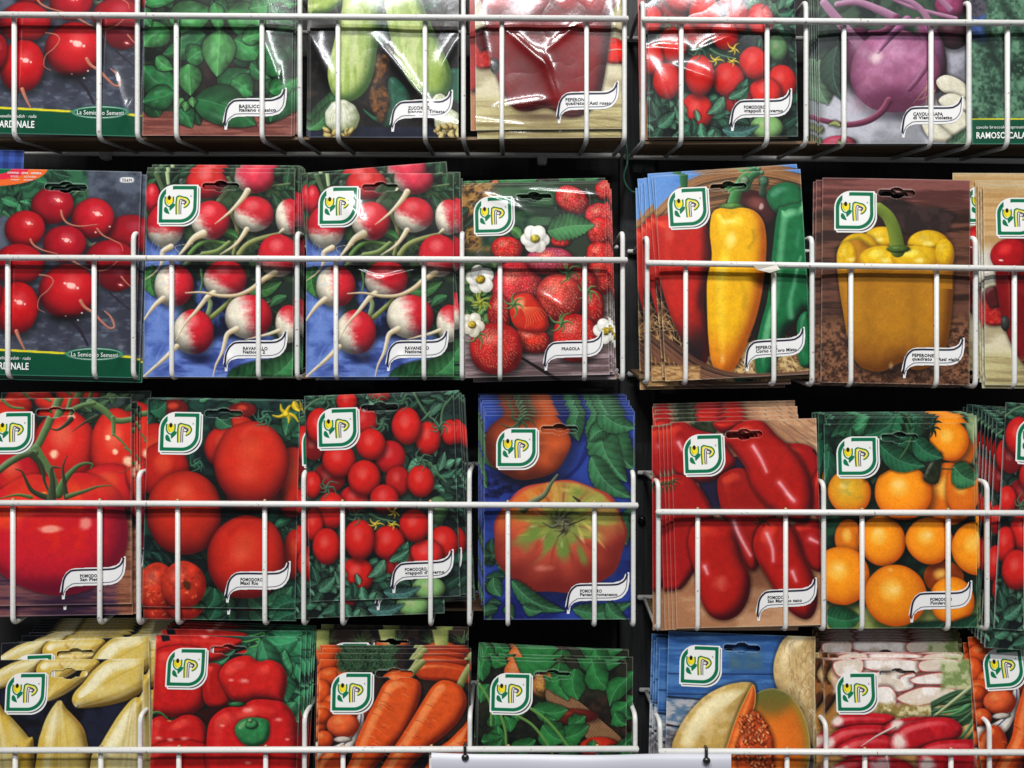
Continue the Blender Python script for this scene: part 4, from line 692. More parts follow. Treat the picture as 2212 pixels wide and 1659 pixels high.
def ar_redpepper(a):
    a.fill((24, 54, 44)); a.tex(1000, 120, 2120, 1600, (14, 34, 34), (36, 84, 64), 90); G = [(50, 124, 84), (40, 104, 72), (66, 140, 96)]
    a.foliage(1650, 160, 2110, 620, 20, 260, G, 5); a.leaf(1820, 180, 2090, 560, 90, (60, 134, 92), veins=7); a.leaf(2010, 440, 2000, 620, 70, G[0]); a.leaf(2060, 620, 1980, 780, 60, G[2]); a.leaf(1440, 340, 1600, 290, 30, G[2]); a.stroke([(1640, 190), (1720, 190), (1800, 170), (1790, 220), (1740, 230)], 14, 10, (90, 170, 80))
    C = (200, 26, 26); D = (90, 6, 12); Li = (226, 70, 60)
    a.shape([(1085, 145), (1640, 165), (1640, 230), (1560, 300), (1440, 330), (1300, 300), (1080, 300)], (206, 36, 30), D, Li, 60); a.shape([(1110, 138), (1170, 142), (1180, 180), (1125, 190)], (20, 22, 30), infl=0, sh=0, sharp=True)
    a.shape([(1060, 300), (1200, 220), (1400, 240), (1450, 340), (1466, 480), (1430, 620), (1350, 700), (1200, 722), (1060, 660)], C, D, Li, 120); a.shape([(1430, 360), (1560, 380), (1600, 600), (1520, 660), (1420, 600)], (176, 22, 20), D, Li, 60)
    a.shape([(1525, 430), (1560, 350), (1640, 300), (1730, 290), (1800, 330), (1880, 320), (1960, 360), (1998, 450), (1980, 580), (1960, 620), (1880, 605), (1790, 600), (1720, 615), (1620, 600), (1560, 520)], (206, 32, 28), D, Li, 110)
    a.shape([(1380, 680), (1560, 640), (1640, 620), (1500, 760), (1430, 760)], (50, 14, 14), infl=0)
    a.shape([(1040, 800), (1070, 735), (1130, 715), (1200, 745), (1280, 708), (1370, 715), (1430, 780), (1446, 880), (1420, 960), (1240, 980), (1040, 980)], C, D, Li, 90); a.shape([(1030, 960), (1500, 960), (1560, 1600), (1030, 1600)], (190, 26, 24), D, Li, 90)
    a.shape([(1445, 860), (1470, 740), (1560, 660), (1680, 640), (1770, 598), (1880, 600), (1970, 620), (2040, 700), (2072, 820), (2075, 1200), (1900, 1300), (1600, 1300), (1450, 1100)], (206, 28, 30), D, Li, 130)
    for x in (1620, 1930): a.stroke([(1750, 820), (x, 700), (x + (x - 1750) * .3, 660)], 30, 16, (130, 10, 14), rnd=False, a=.4, soft=10)
    a.shape([(1640, 820), (1660, 760), (1720, 728), (1800, 725), (1870, 750), (1880, 830), (1850, 900), (1770, 928), (1690, 900)], (48, 130, 76), (12, 60, 34), (120, 180, 120), 60, mot=.2); a.ball(1755, 770, 44, 34, (66, 146, 90), mot=.3); a.ball(1745, 745, 18, 14, (120, 160, 110))
    a.stroke([(1050, 700), (1110, 690), (1170, 730)], 22, 10, (60, 130, 70)); a.spot(1180, 748, 22, 8, 0, .7, (200, 160, 90)); a.ball(1650, 630, 60, 18, (50, 110, 66))
    for x, y, r in ((1610, 460, 30), (1700, 465, 50), (1110, 870, 36), (1190, 880, 36), (1290, 870, 40), (1730, 670, 50), (1550, 780, 26), (1940, 740, 44), (2000, 880, 26), (1420, 150, 40), (1730, 1040, 34)): a.spot(x, y, r, r * .55, 0, .6, (255, 210, 200), .9)
def ar_carrots(a):
    a.fill((24, 20, 24)); a.tex(110, 260, 1100, 1600, (14, 14, 20), (48, 34, 28), 70); O = (216, 86, 26); D = (120, 30, 8); Li = (238, 140, 80)
    a.ball(900, 310, 170, 60, (190, 60, 26), dark=D); a.shape([(740, 320), (900, 300), (1077, 340), (1077, 430), (900, 420), (760, 400)], (190, 66, 22), D, Li, 40)
    for b in [(170, 290, 90, 70), (300, 310, 60, 60), (210, 390, 90, 60), (300, 360, 60, 50), (150, 500, 60, 90), (230, 560, 70, 60), (170, 620, 80, 70), (130, 690, 60, 60), (400, 600, 60, 60), (150, 640, 60, 50)]: a.ball(*b, O, dark=D, light=Li, mot=.1)
    a.tex(250, 270, 620, 360, (14, 34, 24), (52, 84, 52), 14, feather=16, wob=20); a.streaks(260, 280, 610, 360, 150, 30, 7, (60, 100, 64), 0, 90, 4, .9, rnd=True)
    a.shape([(120, 860), (240, 830), (330, 770), (380, 640), (415, 620), (412, 720), (360, 820), (290, 900), (120, 980)], (216, 210, 200), (140, 130, 130), infl=26, mot=.05); a.stroke([(402, 630), (392, 700), (340, 780), (270, 840), (130, 930)], 7, 7, (40, 44, 110), rnd=False)
    a.ball(290, 700, 102, 80, (222, 100, 50), dark=D, light=Li); a.ball(170, 790, 60, 56, O, dark=D, light=Li); a.ball(290, 790, 60, 20, (200, 190, 180), sh=0)
    for p, w in (([(620, 420), (700, 380), (760, 290)], 60), ([(700, 380), (780, 300)], 50), ([(1010, 470), (1040, 400), (1077, 330)], 50)): a.stroke(p, w, w * .8, (154, 160, 96), (70, 80, 40))
    a.shape([(120, 960), (300, 900), (320, 1600), (120, 1600)], (190, 70, 20), D, Li, 60)
    C = [[(330, 940), (370, 810), (430, 660), (490, 540), (540, 440), (610, 395), (700, 395), (765, 430), (772, 510), (730, 640), (670, 760), (590, 850), (480, 980), (330, 1200), (200, 1500), (180, 1200)],
         [(590, 870), (660, 760), (720, 660), (790, 540), (850, 450), (910, 415), (980, 430), (1040, 480), (1062, 570), (1010, 680), (930, 760), (820, 850), (700, 980), (560, 1160), (400, 1400), (330, 1560), (420, 1240), (500, 1030)],
         [(860, 880), (960, 790), (1030, 720), (1090, 680), (1090, 960), (960, 1080), (800, 1220), (640, 1500), (600, 1500), (720, 1140)]]
    for c in C: a.shape(c, O, (110, 28, 8), Li, 85, mot=.08)
    R = random.Random(3)
    for cx0, cy0, cx1, cy1, w in ((690, 440, 300, 1060, 84), (960, 500, 520, 1080, 84), (1060, 780, 800, 1100, 60)):
        for k in range(30):
            t = R.random(); o = R.uniform(-.8, .5); x, y = cx0 + (cx1 - cx0) * t + o * w, cy0 + (cy1 - cy0) * t + o * w * .6; l = R.uniform(20, 60)
            a.stroke([(x - l * .5, y - l * .12), (x, y), (x + l * .5, y + l * .4)], 4, 2, R.choice([(246, 170, 120), (130, 40, 10)]), rnd=False, a=.6)
def ar_carrottops(a):
    a.fill((24, 24, 20)); a.tex(110, 260, 1100, 1600, (14, 14, 16), (56, 40, 32), 50)
    for cx in (200, 420, 640, 860, 1060):
        for k in range(26):
            t = a.R.uniform(-2.9, -.2); l = a.R.uniform(40, 90); a.stroke([(cx, 370), (cx + l * math.cos(t), 370 + l * math.sin(t))], 5, 2, (70, 104, 56), n=1)
    for cx, w in ((590, 90), (930, 90), (170, 60)):
        a.ball(cx, 420, w * 1.25, 62, (208, 96, 40), dark=(110, 34, 10)); a.stroke([(cx, 380), (cx - 10, 270)], 80, 110, (196, 200, 120), (90, 110, 50))
def ar_rucola(a):
    a.fill((22, 34, 26)); a.tex(1100, 270, 2100, 1620, (14, 20, 16), (40, 42, 28), 90); a.tex(1800, 520, 2100, 800, (30, 22, 18), (60, 40, 28), 60)
    a.ball(1380, 380, 90, 110, (206, 110, 50), mot=.1); a.ball(1600, 300, 80, 90, (70, 30, 24)); a.ball(1540, 455, 76, 72, (170, 110, 50), rad=((206, 160, 90), .3, .9)); a.ball(1540, 455, 54, 50, (196, 140, 70), sh=0, lobes=(8, .1, 0))
    a.shape([(1560, 480), (1680, 490), (1900, 660), (2090, 880), (2090, 1300), (1960, 1000), (1800, 760), (1600, 600)], (140, 104, 72), infl=0); sl = a.reg(1540, 460, 2100, 1300)
    x, y = a.X[sl], a.Y[sl]; g = np.maximum(np.cos((x + .8 * y) / 3.2), np.cos((x - 1.3 * y) / 3.4)); msk = (a.C[sl][..., 0] > 90) & (a.C[sl][..., 0] - a.C[sl][..., 2] > 30) & (y > 480) & (x - 1560 > (y - 600) * .8 - 60)
    a.mix(sl, A3((40, 24, 16)), .6 * ss(0, .8, -g) * msk)
    for b in [(1700, 640, 190, 50, (104, 34, 20)), (1900, 840, 130, 70, (190, 44, 22)), (2040, 900, 90, 70, (190, 40, 20)), (1400, 1100, 300, 160, (180, 40, 20))]: a.ball(*b, dark=(70, 12, 8), light=(224, 90, 60))
    G = (44, 122, 62)
    for l in ((1170, 280, 1160, 420, 70), (1220, 260, 1310, 310, 56), (1350, 260, 1640, 260, 100), (1640, 300, 1700, 540, 90), (1750, 250, 2030, 300, 80), (1740, 340, 1760, 540, 84), (1850, 300, 1960, 480, 80), (2080, 400, 1960, 580, 60), (2090, 560, 1980, 680, 60), (1200, 440, 1150, 560, 50), (1400, 560, 1380, 680, 60), (1480, 590, 1700, 600, 70), (1620, 660, 1560, 720, 50),
              (1240, 720, 1230, 620, 50), (1230, 840, 1260, 700, 60), (1340, 740, 1300, 640, 40), (1700, 690, 1810, 640, 60), (1620, 780, 1830, 700, 70), (1160, 800, 1280, 770, 50), (1540, 700, 1680, 800, 90), (1840, 850, 1860, 790, 34), (1990, 620, 2070, 700, 50), (1350, 840, 1500, 790, 60)): a.leaf(*l, G, veins=3, ser=.05, wob=.45, vs=.6, fold=.12)
    for p in ([(1380, 640), (1480, 700), (1580, 830), (1640, 960)], [(1460, 590), (1580, 680), (1700, 830), (1760, 960)], [(1140, 440), (1210, 560), (1220, 700)], [(1280, 640), (1310, 740), (1320, 900)]): a.stroke(p, 18, 14, (110, 160, 80))
    a.foliage(1130, 850, 2070, 1600, 50, 200, [G, (36, 100, 52)], 4)
def ar_melon(a):
    a.fill((60, 108, 168)); a.tex(270, 70, 1110, 1200, (50, 96, 156), (78, 126, 182), 240, 30)
    for y in (316, 425): a.stroke([(280, y), (1090, y + 4)], 6, 6, (28, 44, 80), rnd=False)
    a.tex(270, 450, 480, 640, (90, 120, 150), (176, 176, 180), 60, 20); a.stroke([(285, 440), (470, 452)], 12, 8, (30, 34, 50), rnd=False); a.stroke([(285, 590), (360, 600)], 14, 8, (30, 30, 40), rnd=False); a.tex(270, 620, 1110, 1200, (80, 80, 90), (140, 136, 140), 120, 30)
    a.tex(620, 200, 800, 290, (70, 110, 130), (96, 120, 110), 50, feather=30, a=.6)
    P = (216, 188, 128); a.shape([(940, 110), (1090, 100), (1100, 700), (1060, 690), (1000, 600), (940, 500), (880, 400), (858, 300), (880, 190)], (206, 178, 124), (130, 96, 60), (234, 214, 170), 90, mot=.12)
    R = random.Random(2)
    for k in range(90):
        x, y = R.uniform(930, 1090), R.uniform(130, 640); t = R.uniform(-1.2, 1.2); l = R.uniform(20, 70); a.stroke([(x, y), (x + l * .5 * math.sin(t), y + l * .5), (x + l * .3 * math.sin(t * 2), y + l)], 5, 3, R.choice([(150, 112, 70), (236, 220, 190)]), rnd=False, a=.6)
    a.ball(850, 720, 205, 325, (222, 120, 30), dark=(120, 90, 40), light=(236, 140, 50), L=(0, -.1, 1), mot=.06)
    sl = a.reg(640, 390, 1070, 1050); x, y = a.X[sl], a.Y[sl]; r = np.hypot((x - 850) / 205, (y - 720) / 325)
    a.mix(sl, A3((176, 160, 96)), ss(.94, .98, r) * (1 - ss(.99, 1.01, r)) * .9); a.mix(sl, A3((170, 140, 50)), .7 * ss(.78, .94, r) * (1 - ss(.95, .97, r)) * (y < 800))
    a.mix(sl, A3((96, 104, 50)), .75 * (1 - ss(60, 160, np.hypot(x - 850, y - 430))) * (r < .99)); a.mix(sl, A3((234, 112, 20)), .5 * (1 - ss(.2, .75, r)))
    a.shape([(325, 720), (345, 640), (400, 540), (490, 440), (600, 380), (700, 360), (755, 372), (760, 420), (740, 500), (700, 620), (680, 760), (690, 900), (720, 1020), (600, 1080), (430, 1020), (350, 880)], P, (140, 100, 50), (240, 226, 180), 130, mot=.08, c2=(196, 164, 92), sc2=70)
    a.shape([(745, 375), (762, 400), (762, 470), (745, 540), (720, 640), (700, 760), (710, 900), (730, 1020), (640, 960), (605, 760), (625, 660), (665, 540), (710, 440)], (226, 104, 36), (180, 70, 20), (240, 140, 70), 60, edge=(200, 170, 90))
    a.shape([(740, 520), (790, 540), (840, 620), (862, 700), (850, 860), (800, 960), (700, 900), (665, 720), (700, 620)], (196, 78, 26), (80, 20, 8), infl=30, mot=.4)
    for k in range(170):
        x, y = R.gauss(760, 46), R.uniform(540, 940); a.ball(x, y, 15, 7, R.choice([(226, 120, 56), (236, 150, 90), (186, 70, 26)]), dark=(110, 30, 10), rot=R.uniform(.6, 2.4), sh=.35)
def ar_candela(a):
    a.fill((196, 150, 90)); a.tex(1140, 220, 1990, 700, (170, 120, 60), (214, 178, 120), 200, 50); a.tex(1240, 230, 1900, 500, (206, 140, 120), (226, 196, 180), 60, 30, feather=30); a.shape([(1160, 235), (1240, 235), (1190, 330), (1240, 420), (1180, 520), (1160, 500)], (150, 96, 46), infl=30, c2=(80, 44, 20), sc2=50)
    a.tex(1220, 235, 1330, 420, (226, 196, 176), (206, 170, 150), 50); R = random.Random(4)
    for p in ([(1390, 240), (1680, 245), (1700, 290), (1620, 320), (1400, 290)], [(1700, 245), (1880, 240), (1900, 300), (1800, 310), (1690, 300)], [(1400, 330), (1520, 300), (1640, 330), (1640, 400), (1500, 410)], [(1640, 340), (1780, 310), (1900, 320), (1910, 360), (1800, 376), (1660, 372)], [(1430, 400), (1520, 385), (1560, 450), (1520, 500), (1430, 490)], [(1560, 440), (1680, 390), (1800, 390), (1880, 410), (1800, 460), (1660, 490), (1580, 470)], [(1230, 250), (1380, 240), (1360, 330), (1250, 330)]):
        a.shape(p, (238, 230, 224), (170, 120, 110), (244, 240, 236), 0, mot=.06, edge=(206, 84, 88), c2=(222, 206, 190), sc2=60)
    a.tex(1440, 480, 1800, 560, (150, 130, 70), (214, 204, 160), 24, feather=20, wob=20); a.tex(1800, 240, 1960, 400, (130, 150, 90), (200, 200, 160), 40, feather=20, wob=20)
    for k in range(26):
        y = R.uniform(420, 720); a.stroke([(1980, y - R.uniform(0, 90)), (1880, y + R.uniform(-20, 40)), (1740, y + R.uniform(10, 60))], 20, 12, A3((74, 130, 80)) * R.uniform(.6, 1.2))
    a.stroke([(1970, 380), (1850, 470), (1740, 552)], 22, 12, (196, 204, 150))
    C = (200, 28, 40); T = (236, 222, 212)
    def rad(p, tip, rt=None):
        a.shape(p, C, (100, 8, 18), (226, 96, 100), 55, mot=.1, c2=(180, 18, 34), sc2=40)
        a.spot(tip[0], tip[1], tip[2], tip[3], tip[4], .95, T, .7)
        if rt: a.stroke(rt, 14, 4, (236, 216, 206))
    rad([(1210, 590), (1250, 540), (1340, 525), (1480, 530), (1540, 550), (1500, 600), (1330, 615), (1240, 610)], (1235, 570, 46, 40, -.6))
    rad([(1170, 680), (1230, 620), (1340, 592), (1500, 596), (1530, 640), (1400, 680), (1250, 740), (1180, 740)], (1190, 690, 40, 50, .6))
    rad([(1230, 720), (1300, 670), (1400, 645), (1520, 650), (1560, 700), (1500, 760), (1300, 780)], (1270, 730, 30, 40, .6))
    rad([(1480, 600), (1560, 560), (1660, 548), (1760, 555), (1700, 620), (1560, 650), (1500, 640)], (1550, 590, 50, 40, -.4), [(1540, 600), (1440, 650), (1355, 705)])
    rad([(1510, 700), (1540, 630), (1620, 580), (1760, 550), (1860, 565), (1900, 620), (1850, 680), (1720, 710), (1600, 740), (1530, 740)], (1560, 680, 60, 66, .3))
    rad([(1660, 740), (1720, 690), (1850, 670), (1980, 690), (1980, 840), (1800, 860), (1660, 880)], (1700, 800, 60, 60, .3)); rad([(1170, 860), (1260, 780), (1440, 760), (1600, 790), (1660, 900), (1400, 960), (1180, 960)], (1230, 850, 60, 60, .4), [(1490, 760), (1500, 830)])
    rad([(1170, 960), (1960, 900), (1960, 1300), (1170, 1300)], (1400, 1100, 90, 60, .4)); a.tex(1400, 760, 1500, 840, (226, 210, 206), (200, 40, 60), 40, feather=20, a=.8)
def ar_blue(a):
    a.fill((60, 90, 170)); sl = (slice(None), slice(None)); q = (np.sin(a.X / 14) > 0).astype(float) + (np.sin(a.Y / 14) > 0); a.mix(sl, A3((30, 50, 110)), .4 * q)
# ------------------------------------------------------------------ seed packets
PW = 0.116; RW, RH = 1029.0, 1425.0                      # real width; the banner and badge are drawn in 1029 x 1425 packet units
def sd_leaf(x, y, x0, y0, x1, y1, r, r2=6):
    cx, cy = (x0 + x1) / 2, (y0 + y1) / 2; px, py = x - cx, y - cy
    rr = np.where((px < 0) == (py < 0), r, r2)
    qx, qy = np.abs(px) - (x1 - x0) / 2 + rr, np.abs(py) - (y1 - y0) / 2 + rr
    return np.minimum(np.maximum(qx, qy), 0) + np.hypot(np.maximum(qx, 0), np.maximum(qy, 0)) - rr
GRN = (0, 106, 70)
def paint_badge():
    a = Art((78, 84), (382, 84), (78, 388), 132, 132); a.fill((230, 230, 228)); sl = (slice(None), slice(None)); x, y = a.X, a.Y
    s1 = sd_leaf(x, y, 97, 104, 376, 382, 118); s2 = sd_leaf(x, y, 83, 90, 363, 368, 118)
    a.mix(sl, A3((10, 12, 24)), ss(1.5, -1.5, sd_leaf(x, y, 104, 111, 367, 373, 112)))
    a.mix(sl, A3((232, 232, 230)), ss(1.5, -1.5, s2)); a.mix(sl, A3(GRN), ss(1.5, -1.5, sd_leaf(x, y, 93, 100, 353, 358, 110)))
    a.mix(sl, A3((232, 232, 230)), ss(1.5, -1.5, sd_leaf(x, y, 117, 124, 330, 335, 92)))
    f = dict(sh=0, wob=0, mot=0)
    G2 = (0, 110, 70); Yw = (236, 216, 40)
    for q in ([(134, 178), (134, 214), (146, 236), (161, 244)], [(190, 178), (190, 214), (178, 236), (164, 244)]): a.stroke(q, 10, 9, G2, rnd=False)
    a.ball(162, 200, 25, 32, Yw, dark=Yw, light=Yw, **f); a.stroke([(145, 178), (147, 210), (158, 228)], 5, 5, (196, 170, 20), rnd=False); a.mix(sl, A3((232, 232, 230)), ((y < 176) & (x > 140) & (x < 186)) * 1.0)
    a.ball(162, 183, 11, 16, (24, 16, 12), dark=(24, 16, 12), light=(24, 16, 12), **f)
    a.leaf(134, 248, 168, 298, 15, G2, dark=G2, vein=G2, sh=0, bend=.12, fold=0); a.leaf(202, 226, 168, 276, 15, G2, dark=G2, vein=G2, sh=0, bend=.12, fold=0)
    P = lambda i: [(215 + i, 297), (215 + i, 180 + i), (262, 180 + i), (284 - i * .5, 186 + i), (299 - i, 204 + i * .3), (299 - i, 222 - i * .3), (284 - i * .5, 242 - i), (268, 250 - i)]
    a.stroke(P(-1), 10, 10, (10, 100, 50), rnd=False, n=3); a.stroke(P(8), 10, 10, Yw, rnd=False, n=3); a.stroke(P(15), 3, 3, (232, 232, 230), rnd=False, n=3); a.stroke(P(19), 6, 6, (16, 14, 18), rnd=False, n=3)
    a.stroke([(246, 297), (246, 209), (262, 207), (273, 211), (273, 219), (262, 224), (252, 224)], 5, 5, (24, 20, 22), rnd=False, n=2)
    a.stroke([(310, 176), (310, 166), (316, 167), (311, 171), (317, 176)], 2, 2, (90, 90, 90), rnd=False, straight=True)
    return a, np.minimum(s1, s2) < 0.5
BAN = [(551, 1340), (561, 1322), (565, 1383), (581, 1383), (588, 1332), (610, 1308), (640, 1297), (665, 1293), (853, 1291), (900, 1287), (938, 1273), (965, 1245), (981, 1215), (990, 1165), (990, 1097), (979, 1097), (970, 1122), (965, 1104), (952, 1136), (930, 1155), (880, 1168), (660, 1170), (625, 1178), (595, 1200), (572, 1240), (557, 1300)]
def paint_banner():
    a = Art((545, 1090), (997, 1090), (545, 1390), 176, 118); a.fill((230, 230, 230))
    a.stroke([(567, 1350), (572, 1300), (584, 1242), (614, 1202), (664, 1186), (880, 1184), (936, 1170), (964, 1146), (978, 1112)], 13, 12, (16, 14, 40), rnd=False)
    a.stroke([(573, 1362), (590, 1318), (622, 1290), (665, 1277), (853, 1275), (915, 1265), (950, 1240), (970, 1200), (979, 1120)], 4.5, 4.5, (16, 14, 40), rnd=False)
    x, y = a.X, a.Y; ins = np.zeros(x.shape, bool)
    for i in range(len(BAN)):
        ax, ay = BAN[i - 1]; bx, by = BAN[i]
        if ay != by: ins ^= ((ay > y) != (by > y)) & (x < (bx - ax) * (y - ay) / (by - ay) + ax)
    return a, ins
BADGE = paint_badge(); BANNER = paint_banner()
TXT = {}
def glyphs(s, bold=0.0, shear=0.0):
    k = (s, bold, shear)
    if k not in TXT:
        c = bpy.data.curves.new('text', 'FONT'); c.body = s; c.resolution_u = 2; c.offset = bold; c.shear = shear; c.space_character = 1.05
        o = bpy.data.objects.new('text', c); COL.objects.link(o); bpy.context.view_layer.update()
        me = bpy.data.meshes.new_from_object(o); v = np.array([x.co[:] for x in me.vertices]); f = [tuple(p.vertices) for p in me.polygons]
        bpy.data.objects.remove(o); bpy.data.meshes.remove(me); TXT[k] = (v, f)
    return TXT[k]
def ink(C):
    m = C.mean(-1, keepdims=True); C = np.clip(m + (C - m) * 0.95, 0, 255) / 255
    return to_lin(255 * C ** 1.13) * .97
class Design:
    def __init__(s, name, frame, tl, tr, bl, painter, lines=None, brand='P', mat=None, wr=1.0, seed=1, tx=665, glare=(), res=1.0):
        s.name, s.frame, s.tl, s.tr, s.bl = name, frame, np.array(tl, float), np.array(tr, float), np.array(bl, float)
        s.painter, s.lines, s.brand, s.mat, s.wr, s.seed, s.tx, s.creases = painter, lines, brand, mat or M_SATIN, wr, seed, tx, glare
        s.NU = int(250 * res); s.NV = int(350 * res); s.H = PW * np.hypot(*(s.bl - s.tl)) / np.hypot(*(s.tr - s.tl)); s.proto = None
    def surf(s, u, v):
        """forward bulge of the front sheet in metres"""
        u = np.asarray(u, float); v = np.asarray(v, float); R = random.Random(s.seed)
        e = np.clip(1 - np.abs(2 * u - 1) ** 5, 0, 1); w = np.clip((v - .13) / .87, 0, 1); e2 = np.clip(1 - np.abs(2 * w - 1) ** 4, 0, 1)
        d = .0011 * e * e2 + .0006 * np.sin(u * 2.2 + R.uniform(0, 3))
        x, y = u * PW, v * s.H
        n = fbm(x, y * .7, .040, s.seed, 2) - .5; d = d + .0016 * s.wr * n * (e2 * .85 + .15)
        if s.wr > .75: d = d + .0006 * (s.wr - .6) * (np.abs(fbm(x + y * .5 + .02 * n, y, .026, s.seed + 5, 2) - .5) ** .7) * e2
        for (cx, cy, ang, ln, amp, wd) in s.creases:       # pressed folds, in packet fractions
            c, t = math.cos(ang), math.sin(ang); px, py = (u - cx) * PW, (v - cy) * s.H
            al, ac = px * c + py * t, -px * t + py * c
            d = d + amp / (1 + (ac / wd) ** 2) * np.exp(-(al / ln) ** 4)
        return np.maximum(d + .0003, -.0002)
    def pos(s, u, v, off=0.0):
        return np.stack([(np.asarray(u) - .5) * PW, -s.surf(u, v) - off, (1 - np.asarray(v)) * s.H], -1)
    def patch(s, name, art, mask, parent, off):
        u, v = art.X / RW, art.Y / RH; nv, nu = u.shape; V = s.pos(u, v, off).reshape(-1, 3)
        i = np.arange(nu * nv).reshape(nv, nu); keep = mask[:-1, :-1]
        F = np.stack([i[:-1, :-1], i[1:, :-1], i[1:, 1:], i[:-1, 1:]], -1)[keep].reshape(-1, 4)
        used = np.unique(F); rm = -np.ones(nu * nv, int); rm[used] = np.arange(len(used))
        return mesh_obj(name, V[used], rm[F], s.mat, parent, to_lin(art.C.reshape(-1, 3)[used]) * .95)
    def text(s, name, items, mat, parent):
        """items: (string, u, v of the baseline start, cap height in units, width in units, bold, shear)"""
        VV = []; FF = []; n = 0
        for (t, u0, v0, cap, wd, bold, shear) in items:
            g, f = glyphs(t, bold, shear)
            if len(g) == 0: continue
            sc = cap / .70; w = g[:, 0].max() - g[:, 0].min(); sx = wd / w if wd else sc
            u = u0 + (g[:, 0] - g[:, 0].min()) * sx / RW; v = v0 - g[:, 1] * sc / RH
            VV.append(s.pos(u, v, .00042)); FF += [tuple(int(k) + n for k in q) for q in f]; n += len(g)
        return mesh_obj(name, np.concatenate(VV), FF, mat, parent, smooth=False)
    def uv(s, x, y):
        A = np.array([s.tr - s.tl, s.bl - s.tl]).T; return np.linalg.solve(A, np.array([x, y]) - s.tl)
    def build(s):
        a = Art(s.tl, s.tr, s.bl, s.NU, s.NV); s.painter(a); nv, nu = s.NV, s.NU
        u, v = np.meshgrid(np.linspace(0, 1, nu), np.linspace(0, 1, nv)); X, Y = u * RW, v * RH
        hx, hy, hl = (514, 98, 128) if s.brand == 'P' else (508, 118, 146)
        up = 1 if s.brand == 'P' else .6
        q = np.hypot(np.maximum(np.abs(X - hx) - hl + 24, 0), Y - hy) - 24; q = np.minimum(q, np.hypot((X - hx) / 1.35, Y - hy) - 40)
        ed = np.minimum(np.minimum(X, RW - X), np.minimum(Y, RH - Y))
        a.mix((slice(None), slice(None)), A3((215, 220, 215)), np.maximum(.28 * (ed < 4.2), .35 * (q < 5)))  # borders and slot rim lightened: glints of the film edges painted into the colour
        a.C = a.C * (1 + (fbm(X, Y, 9, 3, 2)[..., None] - .5) * .10)
        V = s.pos(u, v).reshape(-1, 3); i = np.arange(nu * nv).reshape(nv, nu)
        keep = (q[:-1, :-1] > 0)
        F = np.stack([i[:-1, :-1], i[1:, :-1], i[1:, 1:], i[:-1, 1:]], -1)[keep].reshape(-1, 4)
        root = empty('seed_packet')
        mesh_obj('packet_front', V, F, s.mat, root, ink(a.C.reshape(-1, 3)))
        # reverse sheet
        ub, vb = np.meshgrid(np.linspace(0.002, .998, 14), np.linspace(.145, .999, 16)); e = (1 - np.abs(2 * ub - 1) ** 4) * (1 - np.abs((vb - .57) / .43) ** 4)
        Vb = np.stack([(ub - .5) * PW, .0004 + .0005 * e + .0004 * 0, (1 - vb) * s.H], -1).reshape(-1, 3); j = np.arange(14 * 16).reshape(16, 14)
        Fb = np.stack([j[:-1, :-1], j[:-1, 1:], j[1:, 1:], j[1:, :-1]], -1).reshape(-1, 4); mesh_obj('packet_back', Vb, Fb, M_BACK, root)
        if s.brand == 'P':
            s.patch('brand_badge', *BADGE, root, .00022)
            b = s.patch('name_banner', *BANNER, root, .00022); L = s.lines
            it = [(t, (s.tx) / RW, (1236 + 24 * k) / RH if len(L) > 1 else 1240 / RH, 21.5, len(t) * (18.6 if k == 0 else 15.0), .03, .15 if ital else 0) for k, (t, ital) in enumerate(L)]
            if it: s.text('lettering', it, M_INK, b)
        elif s.brand == 'S':
            its = []
            for (t, x, y, cap, wd, bold, sh) in s.lines: U = s.uv(x, y); its.append((t, U[0], U[1], cap, wd, bold, sh))
            [s.text('lettering', [t], M_WHITEINK, root) for t in its]
            for (t, x, y, cap, wd, bold, sh) in s.tx: U = s.uv(x, y); s.text('code_number', [(t, U[0], U[1], cap, wd, bold, sh)], M_INK, root)
        s.proto = root; s.used = False
        return root
    def get(s):
        if s.proto is None: s.build()
        if not s.used: s.used = True; return s.proto
        r = s.proto.copy(); COL.objects.link(r)
        for ch in list(s.proto.children):
            c = ch.copy(); COL.objects.link(c); c.parent = r
            for g in ch.children: d = g.copy(); COL.objects.link(d); d.parent = c
        for k in ('label', 'category', 'group'):
            if k in r: del r[k]
        return r
def L2(a, b, it=False): return [(a, False), (b, it)]
STX = [('ravanello \u00b7 radish \u00b7 radis', -62, 1437, 22, 280, .0, .2), ('CARDINALE', -74, 1504, 46, 278, .02, 0), ('La Semiorto Sementi', 495, 1418, 30, 326, .0, 0),
       ('SOWING \u00b7 SEMIS \u00b7 SIEMBRA', 14, 150, 14, 236, .01, .2), ('ESTATE', 38, 176, 13, 52, .0, 0), ('AUTUNNO', 130, 178, 13, 84, .0, 0), ('summer', 38, 196, 12, 62, .0, .2), ('autumn', 128, 198, 12, 62, .0, .2)]
BTX = [('cavolo broccolo \u00b7 sprouting', 1946, 712, 20, 350, .0, 0), ('RAMOSO CALABRESE', 1946, 765, 42, 470, .02, 0)]
D = {}
def add(k, *a, **kw): D[k] = Design(k, *a, **kw)
add('radish', 'F4', (-88, 112), (941, 135), (-100, 1545), ar_radish, STX, 'S', M_GLOSS, .7, 3, tx=[('356M', 808, 202, 20, 68, 0, 0)], glare=[(.86, .80, 1.25, .022, .0014, .0035), (.9, .9, 1.9, .012, .0008, .002)])
add('bicolor', 'F4', (997, 135), (2027, 140), (997, 1560), ar_bicolor, L2('RAVANELLO', 'National 2'), mat=M_GLOSS, wr=0.8, seed=7, tx=690, glare=[(.6, .93, .9, .010, .0016, .004), (.5, .62, .1, .03, .0006, .0025)])
